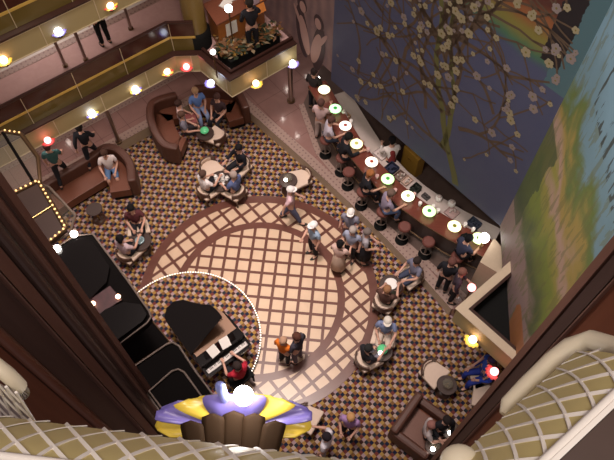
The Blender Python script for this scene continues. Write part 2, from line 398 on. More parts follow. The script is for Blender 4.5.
def mural_c_mat():
    m = mat('meadow_paint', (.3, .3, .2), .55); g = NG(m)
    x, y, z, vec = g.coord()
    n = g.n('ShaderNodeTexNoise'); n.inputs['Scale'].default_value = .8; n.inputs['Detail'].default_value = 6; n.inputs['Distortion'].default_value = 1.0; g.l(vec, n.inputs['Vector'])
    mp = g.n('ShaderNodeMapping'); mp.inputs['Scale'].default_value = (3, 3, .5); g.l(vec, mp.inputs[0])
    n2 = g.n('ShaderNodeTexNoise'); n2.inputs['Scale'].default_value = 2.6; n2.inputs['Detail'].default_value = 5; g.l(mp.outputs[0], n2.inputs['Vector'])
    t = g.math('ADD', g.math('DIVIDE', g.math('SUBTRACT', z, 2.7), 6.8), g.math('MULTIPLY', g.math('SUBTRACT', n.outputs['Fac'], .5), .42))
    c = g.ramp(t, [(0, (.24, .16, .16)), (.20, (.28, .20, .19)), (.27, (.08, .11, .045)), (.38, (.17, .22, .04)), (.47, (.28, .26, .06)), (.54, (.40, .27, .21)), (.61, (.32, .24, .07)), (.69, (.12, .17, .05)), (.76, (.15, .26, .32)), (1, (.20, .34, .44))], False)
    st = g.math('GREATER_THAN', n2.outputs['Fac'], .55)
    c = g.mix(g.math('MULTIPLY', st, .5), c, (.13, .14, .05))
    xs = g.math('ADD', x, g.math('MULTIPLY', n.outputs['Fac'], .8))
    dk = g.math('MULTIPLY', g.math('LESS_THAN', xs, 1.15), g.math('MULTIPLY', g.math('GREATER_THAN', z, 3.9), g.math('LESS_THAN', z, 6.6))); c = g.mix(g.math('MULTIPLY', dk, .75), c, (.05, .075, .035))
    og = g.math('MULTIPLY', g.math('GREATER_THAN', xs, 3.0), g.math('LESS_THAN', z, 3.9)); c = g.mix(g.math('MULTIPLY', og, .8), c, (.36, .13, .035))
    tr = g.math('MULTIPLY', g.math('MULTIPLY', g.math('GREATER_THAN', z, 8.3), g.math('GREATER_THAN', xs, 1.3)), st); c = g.mix(g.math('MULTIPLY', tr, .85), c, (.04, .05, .05))
    g.l(c, g.b.inputs['Base Color']); return m
def mural_a_mat():
    m = mat('mauve_paint', (.2, .13, .12), .6); g = NG(m)
    x, y, z, vec = g.coord()
    n = g.n('ShaderNodeTexNoise'); n.inputs['Scale'].default_value = .9; n.inputs['Detail'].default_value = 4; n.inputs['Distortion'].default_value = 2; g.l(vec, n.inputs['Vector'])
    w = g.n('ShaderNodeTexWave'); w.inputs['Scale'].default_value = .9; w.inputs['Distortion'].default_value = 5; w.inputs['Detail'].default_value = 3; g.l(vec, w.inputs['Vector'])
    c = g.mix(n.outputs['Fac'], (.10, .07, .08), (.34, .22, .20)); g.l(g.mix(g.math('MULTIPLY', w.outputs['Fac'], .6), c, (.13, .09, .10)), g.b.inputs['Base Color']); return m

def mural(name, label, p, q, z0, m, marks=None, mats=()):
    L = (q-p).length; t = thing(name, label, 'mural', (p.x, p.y, 0), math.atan2(q.y-p.y, q.x-p.x))
    b = MB(); b.box((L/2, .03, (z0+ZTOP)/2), (L, .06, ZTOP-z0)); b.build('painted_panel', m, t)
    if marks: marks(t, L, z0)
    return t
def blossoms(t, L, z0):
    rnd = random.Random(21)
    b = MB(); fl = MB(); spots = []
    def clip(p): return .1 < p[0] < L-.15 and z0+.1 < p[1] < 13
    def grow(p, a, w, n, depth):
        pts = [p]
        for i in range(n):
            a += rnd.uniform(-.32, .32); p = (p[0]+math.cos(a)*.3, p[1]+math.sin(a)*.3)
            if not clip(p): break
            pts.append(p)
            if depth < 3 and i > 0 and rnd.random() < .55-.08*depth: grow(p, a+rnd.choice((-1, 1))*rnd.uniform(.5, 1.1), w*.6, rnd.randint(4, 9-depth), depth+1)
            if depth > 0 and rnd.random() < .55: spots.append((p[0]+rnd.uniform(-.15, .15), p[1]+rnd.uniform(-.15, .15)))
        if len(pts) > 1:
            b.m(0 if depth < 1 else 1)
            k = len(pts); rows = []
            for i, q in enumerate(pts):
                q2 = pts[min(i+1, k-1)]; q1 = pts[max(i-1, 0)]; d = Vector((q2[0]-q1[0], q2[1]-q1[1])).normalized(); ww = max(.018, w*(1-.6*i/k))
                rows.append([(q[0]-d.y*ww, -.004, q[1]+d.x*ww), (q[0]+d.y*ww, -.004, q[1]-d.x*ww)])
            b.grid(rows, False); spots.append(pts[-1])
    s = L/6.2
    grow((4.7*s, z0+.1), R(125), .10, 22, 0); grow((3.9*s, z0+2.0), R(75), .06, 18, 1); grow((2.4*s, z0+2.6), R(100), .05, 18, 1); grow((4.0*s, z0+.9), R(70), .08, 16, 0); grow((3.3*s, z0+1.7), R(95), .05, 16, 1); grow((1.0*s, z0+1.0), R(80), .04, 14, 1); grow((5.0*s, z0+3.0), R(110), .04, 12, 1)
    grow((4.3*s, z0+1.9), R(30), .06, 14, 1); grow((3.2*s, z0+4.5), R(60), .06, 16, 1); grow((1.6*s, z0+3.4), R(150), .04, 12, 1)
    b.build('painted_branches', [mat('olive_branch', (.10, .10, .03), .6), mat('brown_branch', (.085, .055, .035), .6)], t)
    rnd.shuffle(spots); spots = [q for q in spots if clip(q)][:420]
    fm = MB()
    for (x, z) in spots:
        r = rnd.uniform(.04, .10); fm.m(rnd.choice((0, 0, 1))); a0 = rnd.uniform(0, 6)
        for k in range(5):
            a = a0+k*1.2566; cx, cz = x+math.cos(a)*r*.62, z+math.sin(a)*r*.62
            fm.add([(cx+math.cos(j*1.0472)*r*.55, -.008-.0004*k, cz+math.sin(j*1.0472)*r*.55) for j in range(6)], [(0, 1, 2, 3, 4, 5)])
        fm.m(2); fm.add([(x+math.cos(j*1.0472)*r*.25, -.012, z+math.sin(j*1.0472)*r*.25) for j in range(6)], [(0, 1, 2, 3, 4, 5)])
    tag(fm.build('painted_blossoms', [mat('cream_petal', (.27, .23, .14), .6), mat('mauve_petal', (.21, .17, .16), .6), mat('petal_heart', (.15, .12, .02), .6)], t), kind='stuff')
def figures(t, L, z0):
    b = MB(); y = [-.004]
    def blob(x, z, a, c_, tilt, m):
        b.m(m); y[0] -= .0012; ca, sa = math.cos(tilt), math.sin(tilt)
        b.add([(x+a*math.cos(q)*ca-c_*math.sin(q)*sa, y[0], z+a*math.cos(q)*sa+c_*math.sin(q)*ca) for q in [2*math.pi*k/20 for k in range(20)]], [tuple(range(20))])
    for x, z, k in ((4.05, 3.15, 1), (4.75, 3.05, -1)):
        blob(x, z+.35, .26, .85, R(8*k), 1); blob(x+.1*k, z+.3, .18, .62, R(14*k), 0); blob(x, z+1.28, .2, .24, 0, 1); blob(x+.03*k, z+1.22, .13, .17, 0, 0); blob(x-.15*k, z+.75, .07, .4, R(30*k), 0)
    b.build('painted_figures', [mat('rose_paint', (.38, .24, .21), .6), mat('umber_paint', (.05, .03, .035), .6)], t)
mural('painted_mural', 'dark blue painted wall with pale blossoms on olive branches behind the bar', B0, B1, ZM, mural_b_mat(), blossoms)
mural('painted_mural', 'green, mauve and light blue meadow painting on the right wall', B1, C1+(C1-B1)*.0, ZM, mural_c_mat())
mural('painted_mural', 'mauve and dark painted wall panel right of the kiosk', A0, B0, 3.0, mural_a_mat(), figures)

# wood-clad shafts either side of the near balcony
def shaft_face(name, az0, r0_, az1, r1_, back, m, z1=19.5):
    p = Vector((math.cos(R(az0))*r0_, math.sin(R(az0))*r0_)); q = Vector((math.cos(R(az1))*r1_, math.sin(R(az1))*r1_))
    bk = Vector((math.cos(R(back)), math.sin(R(back))))*.9
    o = MB().prism([tuple(p), tuple(q), tuple(q+bk), tuple(p+bk)], 0, z1).build(name, m); struct(o); return p, q
LP, LQ = shaft_face('wall_near_left', 129.2, 2.9, 165, 2.6, 132, M['wood'])
def azp(p, q, az):
    d = q-p; e = (math.cos(R(az)), math.sin(R(az))); return inter(p, d, (0, 0), e)
def moulding(p, q, az0, az1, out, m, i, rnd=False):
    a = azp(p, q, az0); c_ = azp(p, q, az1); d = (c_-a).normalized(); n = Vector((d.y, -d.x))
    if n.dot(-a) < 0: n = -n
    if rnd:
        k = 8; w = (c_-a).length; poly = [tuple(a+d*(w*(1-math.cos(math.pi*j/k))/2)+n*(out*math.sin(math.pi*j/k))) for j in range(k+1)]
    else: poly = [tuple(a-n*.02), tuple(a+n*out), tuple(c_+n*out), tuple(c_-n*.02)]
    struct(MB().prism(poly, 0, 19.5).build('trim_%d' % i, m))
for i, (a, b_, o_, m, rd) in enumerate([(129.3, 130.2, .05, 'midwood', False), (130.5, 131.6, .03, 'midwood', True), (132.3, 134.2, .05, 'wood', True), (134.6, 136.4, .045, 'midwood', False), (136.5, 137.0, .06, 'midwood', True), (141.2, 143.2, .06, 'redwood', True), (143.4, 150, .02, 'redwood', False), (150.2, 151.4, .04, 'midwood', True)]):
    moulding(LP, LQ, a, b_, o_, M[m], 10+i, rd)
RP, RQ = shaft_face('wall_near_right', 46.4, 2.75, 12, 2.6, 44, M['redwood'])
for i, (a, b_, o_, m, rd) in enumerate([(46.3, 45.2, .05, 'midwood', False), (45.0, 43.2, .03, 'wood', False), (43.1, 42.6, .04, 'midwood', True)]):
    moulding(RP, RQ, a, b_, o_, M[m], 20+i, rd)
# ------------------------------------------------------------------ wall sconces on the balcony fronts
def sconce(px, py, z, outward, bulb, pets, label):
    p = P(px, py, z); t = thing('wall_sconce', label, 'lamp', p, outward-R(90), 'stained glass sconces on the balcony fronts')
    MB().lathe([(.02, -.16), (.06, -.13), (.10, -.04)], n=10).build('cup', M['bronze'], t)
    for k in range(6):
        a = R(15+30*k); d = Vector((math.cos(a), math.sin(a), 0)); s_ = Vector((-d.y, d.x, 0)); rows = []
        for i in range(5):
            u = i/4; rr = .06+.125*u; zz = -.06+.11*u**.7-.03*u**3; w = .058*math.sin(math.pi*(.2+.72*u))
            rows.append([d*rr+s_*w*j+Vector((0, 0, zz-.01*abs(j))) for j in (-1, 0, 1)])
        MB().grid(rows).build('petal', M[pets[k % len(pets)]], t)
    MB().sph((0, .0, .03), .09, 12, 8).build('bulb', M[bulb], t)
outL = DIR-R(90)
for px, py, z, b_, pt, lab in [
    (48, 141, ZB+.2, 'bulb_r', ['pet_r', 'pet_r'], 'glowing red sconce on the lower balcony front, nearest the lift'),
    (92, 114, ZB+.2, 'bulb_b', ['pet_v', 'pet_y'], 'bluish white sconce above the dark walker on the lower balcony front'),
    (135.5, 90, ZB+.2, 'bulb_w', ['pet_y', 'pet_v'], 'white sconce in the middle of the lower balcony front'),
    (167, 72, ZB+.2, 'bulb_o', ['pet_y', 'pet_r'], 'orange sconce just before the bend of the lower balcony front'),
    (256, 84, ZB+.22, 'bulb_o', ['pet_y'], 'warm sconce on the balcony corner right of the sofas'),
    (292.5, 64, ZB+.22, 'bulb_w', ['pet_v'], 'white sconce over the metal post near the mural'),
    (4, 61, Z2+.2, 'bulb_o', ['pet_y'], 'warm sconce at the left end of the upper balcony front'),
    (58.5, 32, Z2+.22, 'bulb_b', ['pet_v'], 'bluish white sconce in the middle of the upper balcony front'),
    (110, 6, Z2+.22, 'bulb_o', ['pet_r', 'pet_y'], 'orange sconce on the upper balcony front above the standing person'),
    ]: sconce(px, py, z, outL, b_, pt, lab)
sconce(186.5, 67.5, ZB+.22, ang(QA, QB)-R(90), 'bulb_r', ['pet_r'], 'red sconce on the short bent piece of the balcony front')
sconce(211, 83.5, ZB+.2, ang(QB, QC)-R(90), 'bulb_b', ['pet_v'], 'bluish white sconce on the balcony front above the sofa group')
sconce(472.5, 340, ZB+.22, ang(RA, RB)-R(90), 'bulb_o', ['pet_y'], 'warm sconce on the right balcony front, above the empty cream chair')
sconce(494, 372, ZB+.25, R(200), 'bulb_r', ['pet_r'], 'red and white sconce beside the people in blue')

# ------------------------------------------------------------------ the photographer's balcony front: bowed panel under a white lattice
ZI, DROP = 14.65, .35
def bowed(name_label, inner, outer, s_len, cells, shift, shift2=None):
    """inner / outer: plan lines (two points each) of the upper edge and of the widest point of the bow"""
    def S(s, t, lift=0):
        a = inner[0].lerp(inner[1], s); o_ = outer[0].lerp(outer[1], s); th = t*math.pi/2
        th = t*R(36); q = a.lerp(o_, math.sin(th)/math.sin(R(36))); nx = (o_-a).normalized()
        return Vector((q.x, q.y, ZI-DROP*(.5*math.sin(th)/math.sin(R(36))+.5*(1-math.cos(th))/(1-math.cos(R(36))))))+Vector((nx.x*math.sin(th), nx.y*math.sin(th), math.cos(th)))*lift
    t = thing('bowed_parapet', name_label, 'balcony', (*outer[0], ZI-DROP))
    ns = 30
    rows = []
    for j in range(11): rows.append([S(i/ns, j/10) for i in range(ns+1)])
    for dn, bk in ((.02, .004), (.08, -.01), (.25, -.05)): rows.append([S(i/ns, 1)+Vector((0, 0, -dn))+((outer[0].lerp(outer[1], i/ns)-inner[0].lerp(inner[1], i/ns)).normalized()*bk).to_3d() for i in range(ns+1)])
    MB().grid(rows).build('bowed_panel', M['latticegold'], t, True)
    FR = lambda u: math.sin(u*1.01*R(36))/math.sin(R(36))
    lb = MB()
    def bar(f, w=.0055, h=.005, n=22):
        pts = [f(k/n) for k in range(n+1)]; rows = []
        for k, (s, tt) in enumerate(pts):
            if not (-.02 <= s <= 1.02): rows.append(None); continue
            c_ = S(s, tt); s2, t2 = pts[min(k+1, n)]; s1, t1 = pts[max(k-1, 0)]
            d = (S(s2, t2)-S(s1, t1)).normalized(); e = .01
            nn = (S(s, tt, 1)-c_).normalized(); w_ = d.cross(nn).normalized()*w
            rows.append([c_-w_, c_-w_+nn*h, c_+w_+nn*h, c_+w_])
        run = []
        for r_ in rows+[None]:
            if r_ is None:
                if len(run) > 1: lb.grid(run, False)
                run = []
            else: run.append(r_)
    for i in range(-6, cells+6):
        s0 = i/cells
        bar(lambda u, s0=s0: (s0+shift*FR(u)/cells, u*1.01)); bar(lambda u, s0=s0: (s0-(shift2 or shift)*FR(u)/cells, u*1.01))
    lb.build('lattice', M['white'] if 0 else M['lattice'], t, True)
    eb = MB(); eb.tube([S(i/12, 0, .004) for i in range(13)], .012, 8); eb.build('top_edge', M['lattice'], t, True)
    return t, S
inn = [V2(P(-40, 452, ZI)), V2(P(455, 512, ZI))]; out_ = [V2(P(-40, 411, ZI-DROP)), V2(P(455, 474, ZI-DROP))]
L1 = (inn[1]-inn[0]).length
bowed('bowed gold balcony front under white diamond lattice along the bottom edge', inn, out_, L1, 13, 2.4, 1.1)
inn2 = [V2(P(493, 509, ZI)), V2(P(642, 369, ZI))]; out2 = [V2(P(455, 462, ZI-DROP)), V2(P(577, 352, ZI-DROP))]
w2, SR = bowed('bowed gold balcony front under white lattice at the lower right', inn2, out2, 1, 6, 1.0, 2.7)
fr = [P(*q, 14.16) for q in ((503, 414), (508, 405), (528, 385), (553, 361))]+[P(570, 347, 14.18), P(592, 340, 14.24), P(620, 349, 14.36), P(650, 362, 14.5)]
MB().tube(fr, [.012, .026, .03, .032, .032, .032, .032, .032], 12).build('end_moulding', M['creamframe'], w2, True)
# handrail behind it
rp = [inn2[0]+(inn2[0]-inn2[1])*.3, inn2[1]+(inn2[1]-inn2[0])*.5]
hr = thing('handrail', 'wide dark handrail inside the lattice front at the lower right corner', 'railing', (*rp[0], ZI))
MB().ribbon(rp, .02, .30, ZI-.05, ZI+.012).build('rail_cap', M['darkcarpet'], hr, True)
MB().ribbon(rp, .006, .018, ZI-.03, ZI+.02).build('edge_strip', M['lattice'], hr, True)
pc = P(460, 463, 14.36); cp = thing('newel_cap', 'round cream post cap between the two lattice fronts at the bottom', 'post', (pc.x, pc.y, 13.2))
MB().sph((0, 0, 1.16), .05, 20, 12, (1.1, 1, .8)).build('cap', M['creamframe'], cp); MB().lathe([(.04, 0), (.04, 1.13)], n=20).build('post_shaft', M['creamframe'], cp)
# left return
t = thing('bowed_parapet', 'narrow lattice return with a rounded cream top at the left edge', 'balcony', P(10, 400, 14.0))
MB().tube([P(-60, 335, 14.3), P(-6, 364, 14.3), P(8, 375, 14.28), P(19, 386, 14.22), P(22, 393, 14.1)], .024, 12).build('end_moulding', M['creamframe'], t, True)
A_, B_ = P(-60, 350, 14.28), P(17, 393, 14.28); C_, D_ = P(-60, 400, 13.9), P(42, 432, 13.9)
b = MB(); b.grid([[A_, B_], [C_, D_]], False); b.build('bowed_panel', mat('mauve_panel', (.42, .36, .38), .6), t, True)
lb = MB()
for i in range(9):
    u = i/8; lb.tube([A_.lerp(B_, u)+Vector((0, 0, .008)), C_.lerp(D_, u)+Vector((0, 0, .008))], .0045, 6)
for i in range(-3, 8):
    pts = [(A_.lerp(B_, (i+v*3)/8).lerp(C_.lerp(D_, (i+v*3)/8), v)+Vector((0, 0, .008))) for v in [k/8 for k in range(9)] if 0 <= (i+v*3)/8 <= 1]
    if len(pts) > 1: lb.tube(pts, .004, 6)
lb.build('lattice', M['lattice'], t, True)

struct(MB().prism([(-3, -3), (3, -3), (3, .1), (-3, .1)], 13.0, 13.35).build('floor_5', M['darkcarpet']), 'deck the photograph is taken from')
# the near sconce, a flower of stained glass
nc = P(234, 421, 13.40); t = thing('flower_sconce', 'large flower shaped sconce of yellow and violet stained glass with a bright bulb', 'lamp', nc)
def petal(a, r0_, r1_, z0, z1, w, m, sy=.5, droop=.05, name='petal', n=8):
    d = Vector((math.cos(a), math.sin(a)*sy, 0)); s_ = Vector((-math.sin(a), math.cos(a)*sy, 0)); rows = []
    for i in range(n+1):
        u = i/n; rr = r0_+(r1_-r0_)*u; zz = z0+(z1-z0)*u**.75-droop*u**4; ww = w*(.45+.55*math.sin(math.pi*(.1+.55*u)))*(1 if u < .8 else math.sqrt(max(.02, 1-((u-.8)/.2)**2*.95)))
        rows.append([d*rr+s_*ww*j+Vector((0, 0, zz+.02*j*j)) for j in (-1, -.5, 0, .5, 1)])
    o = MB().grid(rows).build(name, M[m], t); o.modifiers.new('thick', 'SOLIDIFY').thickness = .006; return o
for k in range(7):
    petal(R(-14+34.5*k), .05, (.33, .34, .31, .29, .30, .34, .335)[k], -.06, (.0, .03, .05, .06, .05, .03, .0)[k], .135, 'pet_v' if k % 2 else 'pet_y', sy=.36, droop=.03)
for k in range(5):
    x0 = (k-2)*.088; rows = []; ln = (.215, .245, .255, .245, .215)[k]
    for i in range(17):
        u = i/16; w = .05*(.75+.25*u)*math.sqrt(max(.004, 1-max(0, (u-.9)/.1)**2)); rows.append([Vector((x0*(.72+.28*u)+w*j, -.22+ln*u, -.02+.05*u+.005*(1-j*j))) for j in (-1, -.5, 0, .5, 1)])
    o = MB().grid(rows).build('bronze_leaf', M['bronzeleaf'], t); o.modifiers.new('thick', 'SOLIDIFY').thickness = .006
MB().lathe([(.03, -.24), (.07, -.2), (.11, -.08), (.12, -.03)], n=16, sy=.6).build('cup', M['bronze'], t)
MB().cyl((.045, .07, -.05), .012, .12, 8).build('bulb_holder', M['brass'], t)
nb = MB().sph((.045, .075, .11), .042, 16, 10).build('bulb', glow('near_bulb', (1, .95, .9), 40), t)
MB().lathe([(.018, -.05), (.022, .1), (.022, .17), (.018, .195), (.006, .21)], (-.04, .085, .03), 12).build('glass_finial', mat('blue_glass', (.22, .25, .55), .15, emit=.15, ecol=(.3, .35, .9)), t)

# ------------------------------------------------------------------ glass lifts on the left
def lift_roof(label, px, z, name='lift_canopy', th=.14, tube=.014, mats=('blackpanel', 'chrome'), lobes=None):
    pts = [P(*q, z) for q in px]; c_ = sum(pts, Vector())/len(pts); t = thing(name, label, 'lift', (c_.x, c_.y, z-th))
    MB().prism([(p.x, p.y) for p in pts], z-th, z-.02).build('roof_panel', M[mats[0]], t, True)
    MB().tube(pts, tube, 8, True).build('rim', M[mats[1]], t, True); return t
t = lift_roof('long black lift canopy with a rounded thin rim beside the walnut pillar', [(47, 253), (75, 236), (93, 234), (128, 281), (149, 311), (151, 317), (147, 323), (118, 345)], 8.0)
b = MB()
for pl_ in ([(54, 254), (78, 240), (93, 242), (110, 268), (107, 283), (90, 300), (84, 300)], [(97, 318), (106, 310), (125, 303), (141, 305), (147, 315), (143, 322), (117, 341)]):
    q = [P(*v, 8.02) for v in pl_]; b.prism([(p.x, p.y) for p in q], 7.98, 8.05)
b.build('roof_cover', M['blackgloss'], t, True)
q = [P(*v, 8.0) for v in ((86, 303), (110, 286), (122, 300), (97, 316))]
MB().prism([(p.x, p.y) for p in q], 7.985, 8.01).build('red_panel', mat('dark_red_panel', (.05, .008, .012), .5, noise=.6, nscale=14), t, True)
for px, py in ((93, 303.5), (118, 296.5)): MB().sph(P(px, py, 8.05), .035, 10, 6).build('lamp_bulb', M['bulb_o'], t, True)
for px, py in ((57, 248.5), (74, 234)): MB().sph(P(px, py, 8.08), .055, 10, 6).build('lamp_bulb', M['bulb_w'], t, True)
lift_roof('black lift canopy with a rounded thin rim above the stage edge', [(130, 369), (167, 344), (173, 342.5), (179, 346), (196, 372), (214, 396), (190, 425), (160, 412)], 8.6)
lift_roof('lowest dark lift canopy tucked inside the next one, behind the flower sconce', [(149, 391), (172, 371), (178, 369), (184, 372), (203, 398), (180, 420), (163, 410)], 9.2, tube=.012)
lift_roof('dark glazed shaft cover between the two black lift canopies', [(112, 345), (150, 318), (170, 342), (130, 368)], 7.0, mats=('blackpanel', 'bronze'), tube=.02)
# car with gold bulbs
ROOF = [(10, 196), (39, 182), (66.5, 229), (46, 246)]; z = 5.4
pts = [P(*q, z) for q in ROOF]; c_ = sum(pts, Vector())/4
t = thing('glass_lift', 'glass lift car with a brown roof edged by rows of gold bulbs', 'lift', (c_.x, c_.y, 3.0))
MB().prism([(p.x, p.y) for p in pts], z-.1, z).build('roof_panel', M['liftroof'], t, True)
bm_ = [pts[0].lerp(pts[3], .52), pts[1].lerp(pts[2], .52)]
MB().tube([p+Vector((0, 0, .02)) for p in bm_], .02, 6).build('roof_bar', M['brass'], t, True)
fb = MB().tube([p+Vector((0, 0, .02)) for p in pts], .05, 8, True).build('roof_frame', M['bronze'], t, True)
for i, j, n in ((0, 1, 6), (1, 2, 12), (2, 3, 5)):
    for k in range(n):
        p = pts[i].lerp(pts[j], (k+.5)/n)+Vector((0, 0, .07))
        if i == 0 and k == 0: bb = MB().sph((0, 0, 0), .022, 8, 6).build('bulb', M['goldbulb'], t); bb.location = p-t.location; bb0 = bb
        else: bb = bb0.copy(); COL.objects.link(bb); bb.parent = t; bb.location = p-t.location
low = [P(*q, 4.6) for q in ((39, 184), (49, 187), (75, 215), (70, 234), (46, 246))]
b = MB(); b.tube(low, .03, 8); b.build('sill_frame', M['chrome'], t, True)
clear = mat('lift_glass', (.5, .48, .42), .05, trans=.0); 
cn = clear.node_tree; tr = cn.nodes.new('ShaderNodeBsdfTransparent'); tr.inputs[0].default_value = (.8, .77, .7, 1); mxs = cn.nodes.new('ShaderNodeMixShader'); mxs.inputs[0].default_value = .15
cn.links.new(tr.outputs[0], mxs.inputs[1]); cn.links.new(cn.nodes['Principled BSDF'].outputs[0], mxs.inputs[2]); cn.links.new(mxs.outputs[0], cn.nodes['Material Output'].inputs['Surface'])
M['clear'] = clear
b = MB(); b.grid([[pts[1], pts[2]], [low[1], low[2]]], False); b.build('glass_pane', M['clear'], t, True)
up = [P(*q, 5.42) for q in ((-8, 143), (2, 131), (21, 134), (38, 157), (40, 180), (10, 195), (-15, 207))]
t = thing('lift_canopy', 'clear glazed lift canopy with a gold frame at the left edge', 'lift', (*up[5].xy, 5.3))
MB().tube(up, .045, 8, True).build('frame', M['bronze'], t, True)
b = MB(); b.add([p-Vector((0, 0, .02)) for p in up], [tuple(range(7))]); b.build('glass_pane', M['clear'], t, True)
MB().tube([up[1], up[5].lerp(up[4], .8)], .03, 6).build('frame_bar', M['blackpanel'], t, True)
for k in range(4):
    p = up[1].lerp(up[2], .2+.25*k)+Vector((0, 0, .05)); MB().sph(p, .02, 8, 6).build('bulb', M['goldbulb'], t, True)

# ------------------------------------------------------------------ stage, piano
sx, sy, sr, sh = -3.10, 6.02, 1.90, .18
t = thing('round_stage', 'low round carpeted stage with a string of white lights round its edge', 'stage', (sx, sy, .012))
MB().cyl((0, 0, 0), sr, sh-.012, 96).build('platform', M['carpet'], t)
MB().tube([(math.cos(2*math.pi*i/96)*(sr+.0), math.sin(2*math.pi*i/96)*(sr+.0), sh-.03) for i in range(96)], .025, 6, True).build('rim', M['bronze'], t)
b0o = MB().sph((0, 0, 0), .021, 8, 5).build('bulb', M['bead'], t); nb_ = 98
for k in range(nb_):
    a = R(150)-R(205)*k/nb_; o = b0o if k == 0 else b0o.copy()
    if k: COL.objects.link(o); o.parent = t
    o.location = ((sr+.012)*math.cos(a), (sr+.012)*math.sin(a), sh-.012)
zs = .012+sh
k0, k1 = P(203, 369, 1.0), P(245, 338, 1.0); pa = ang(k0, k1); kc = (k0+k1)/2
t = thing('grand_piano', 'black grand piano with its lid raised on the round stage', 'piano', (kc.x, kc.y, zs), pa)
W_ = .64
out1 = [(-W_, .02), (W_, .02), (W_, .65), (.60, .85), (.42, 1.05), (.28, 1.25), (.10, 1.52), (-.12, 1.68), (-.40, 1.72), (-.60, 1.62), (-W_, 1.42)]
MB().prism(out1, .62, .90).build('case', M['blackgloss'], t, bevel=.01)
MB().prism([(x*.9, .30+(y-.02)*.80) for x, y in out1], .90, .915).build('iron_frame', mat('gold_iron_frame', (.17, .085, .045), .4, .2), t)
kb = MB().box((0, -.10, .66), (W_*2, .26, .08)).build('keybed', M['blackgloss'], t)
b = MB(); b.box((0, -.10, .715), (1.2, .11, .03)); b.m(1)
for k in range(36):
    if k % 7 not in (2, 6): b.box((-.58+k*.0335, -.075, .737), (.014, .06, .016))
b.build('keyboard', [mat('ivory_keys', (.5, .46, .44), .4), M['black']], kb)
for s_ in (-1, 1): MB().box((s_*(W_-.03), -.10, .75), (.06, .26, .12)).build('key_cheek', M['blackgloss'], t)
MB().box((0, .16, 1.0), (.85, .02, .22), rot=Matrix.Rotation(R(-35), 3, 'X')).build('music_desk', M['blackgloss'], t)
for s_, lab in ((-.2, 0), (.14, 1)):
    o = MB().box((s_, .13, 1.025), (.24, .006, .27), rot=Matrix.Rotation(R(-48), 3, 'X') @ Matrix.Rotation(R(6 if lab else -5), 3, 'Y')).build('music_sheet', M['paper'], None)
    o.parent = None; o.matrix_world = Matrix.Translation(t.location) @ Matrix.Rotation(pa, 4, 'Z') @ o.matrix_world
    tag(o, 'right-hand white sheet of music on the piano desk' if lab else 'left-hand white sheet of music on the piano desk', 'sheet music', 'sheets of music on the piano')
lid = MB()
lp = [(x, y) for x, y in out1 if y > .5]+[(-W_, .42), (W_, .42)]
lp = [(W_, .42), (W_, .65), (.60, .85), (.42, 1.05), (.28, 1.25), (.10, 1.52), (-.12, 1.68), (-.40, 1.72), (-.60, 1.62), (-W_, 1.42), (-W_, .42)]
lid.xf = Matrix.Translation((-W_, 0, .93)) @ Matrix.Rotation(R(-38), 4, 'Y') @ Matrix.Translation((W_, 0, 0)); lid.prism(lp, 0, .025); lid.build('lid', M['blackgloss'], t)
MB().tube([(.45, .7, .9), (.28, .72, 1.62)], .012, 6).build('lid_prop', M['black'], t)
for x, y in ((-.55, .2), (.55, .2), (-.2, 1.45)): MB().lathe([(.03, 0), (.04, .08), (.055, .5), (.06, .62)], (x, y, 0), 10).build('leg', M['blackgloss'], t)
t = thing('piano_bench', 'black bench under the pianist in red', 'bench', (kc.x+.62*math.sin(pa), kc.y-.62*math.cos(pa), zs), pa)
MB().box((0, 0, .44), (.6, .32, .07)).build('seat', M['black'], t, bevel=.01)
for x in (-.26, .26):
    for y in (-.13, .13): MB().box((x, y, .205), (.04, .04, .41)).build('leg', M['black'], t)
bench = t

# ------------------------------------------------------------------ sofas
def sofa(label, px, depth=.85, back=.24, seat_h=.42, back_h=.82, name='curved_sofa', side=1):
    """px: pixels of the back line seen on the floor; the seat lies to the right of the walk"""
    pts = [V2(P(*q, 0)) for q in px]
    dense = []
    for i in range(len(pts)-1):
        p0 = pts[max(i-1, 0)]; p1, p2 = pts[i], pts[i+1]; p3 = pts[min(i+2, len(pts)-1)]
        for k in range(5):
            u = k/5; dense.append(.5*((2*p1)+(-p0+p2)*u+(2*p0-5*p1+4*p2-p3)*u*u+(-p0+3*p1-3*p2+p3)*u**3))
    dense.append(pts[-1])
    t = thing(name, label, 'sofa', (*dense[len(dense)//2], 0))
    sg = side
    lo, hi = (0, back) if sg > 0 else (-back, 0)
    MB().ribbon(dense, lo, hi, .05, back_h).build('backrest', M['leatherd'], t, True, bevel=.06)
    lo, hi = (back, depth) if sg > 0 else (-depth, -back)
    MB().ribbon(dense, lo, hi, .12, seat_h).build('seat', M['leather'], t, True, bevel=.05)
    MB().ribbon(dense, lo-.02, hi-.06, 0, .12).build('plinth', M['black'], t, True)
    return t, dense
sofa('long brown sofa bending into a short arm, at the left with one man on it', [(38, 207), (62, 190), (92, 172), (110, 160), (126, 162), (139, 176), (142, 196)], depth=.82)
sofa('curved rust sofa wrapped round the seated group', [(181, 166), (165, 161), (153, 140), (152, 121), (162, 113), (180, 108)], depth=.75)
sofa('rust sofa under the balcony corner, right of the blue-clad person', [(197, 102), (212, 101), (230, 103), (243, 106), (252, 124)], depth=.72)
p = P(418, 432, 0); t = thing('tub_armchair', 'square rust leather armchair at the bottom, left of the couple in black', 'armchair', p, R(-128))
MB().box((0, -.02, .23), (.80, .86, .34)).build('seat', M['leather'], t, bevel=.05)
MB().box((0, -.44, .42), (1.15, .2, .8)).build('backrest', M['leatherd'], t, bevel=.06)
for s_ in (-1, 1): MB().box((s_*.50, .02, .33), (.2, .95, .62)).build('arm', M['leatherd'], t, bevel=.06)

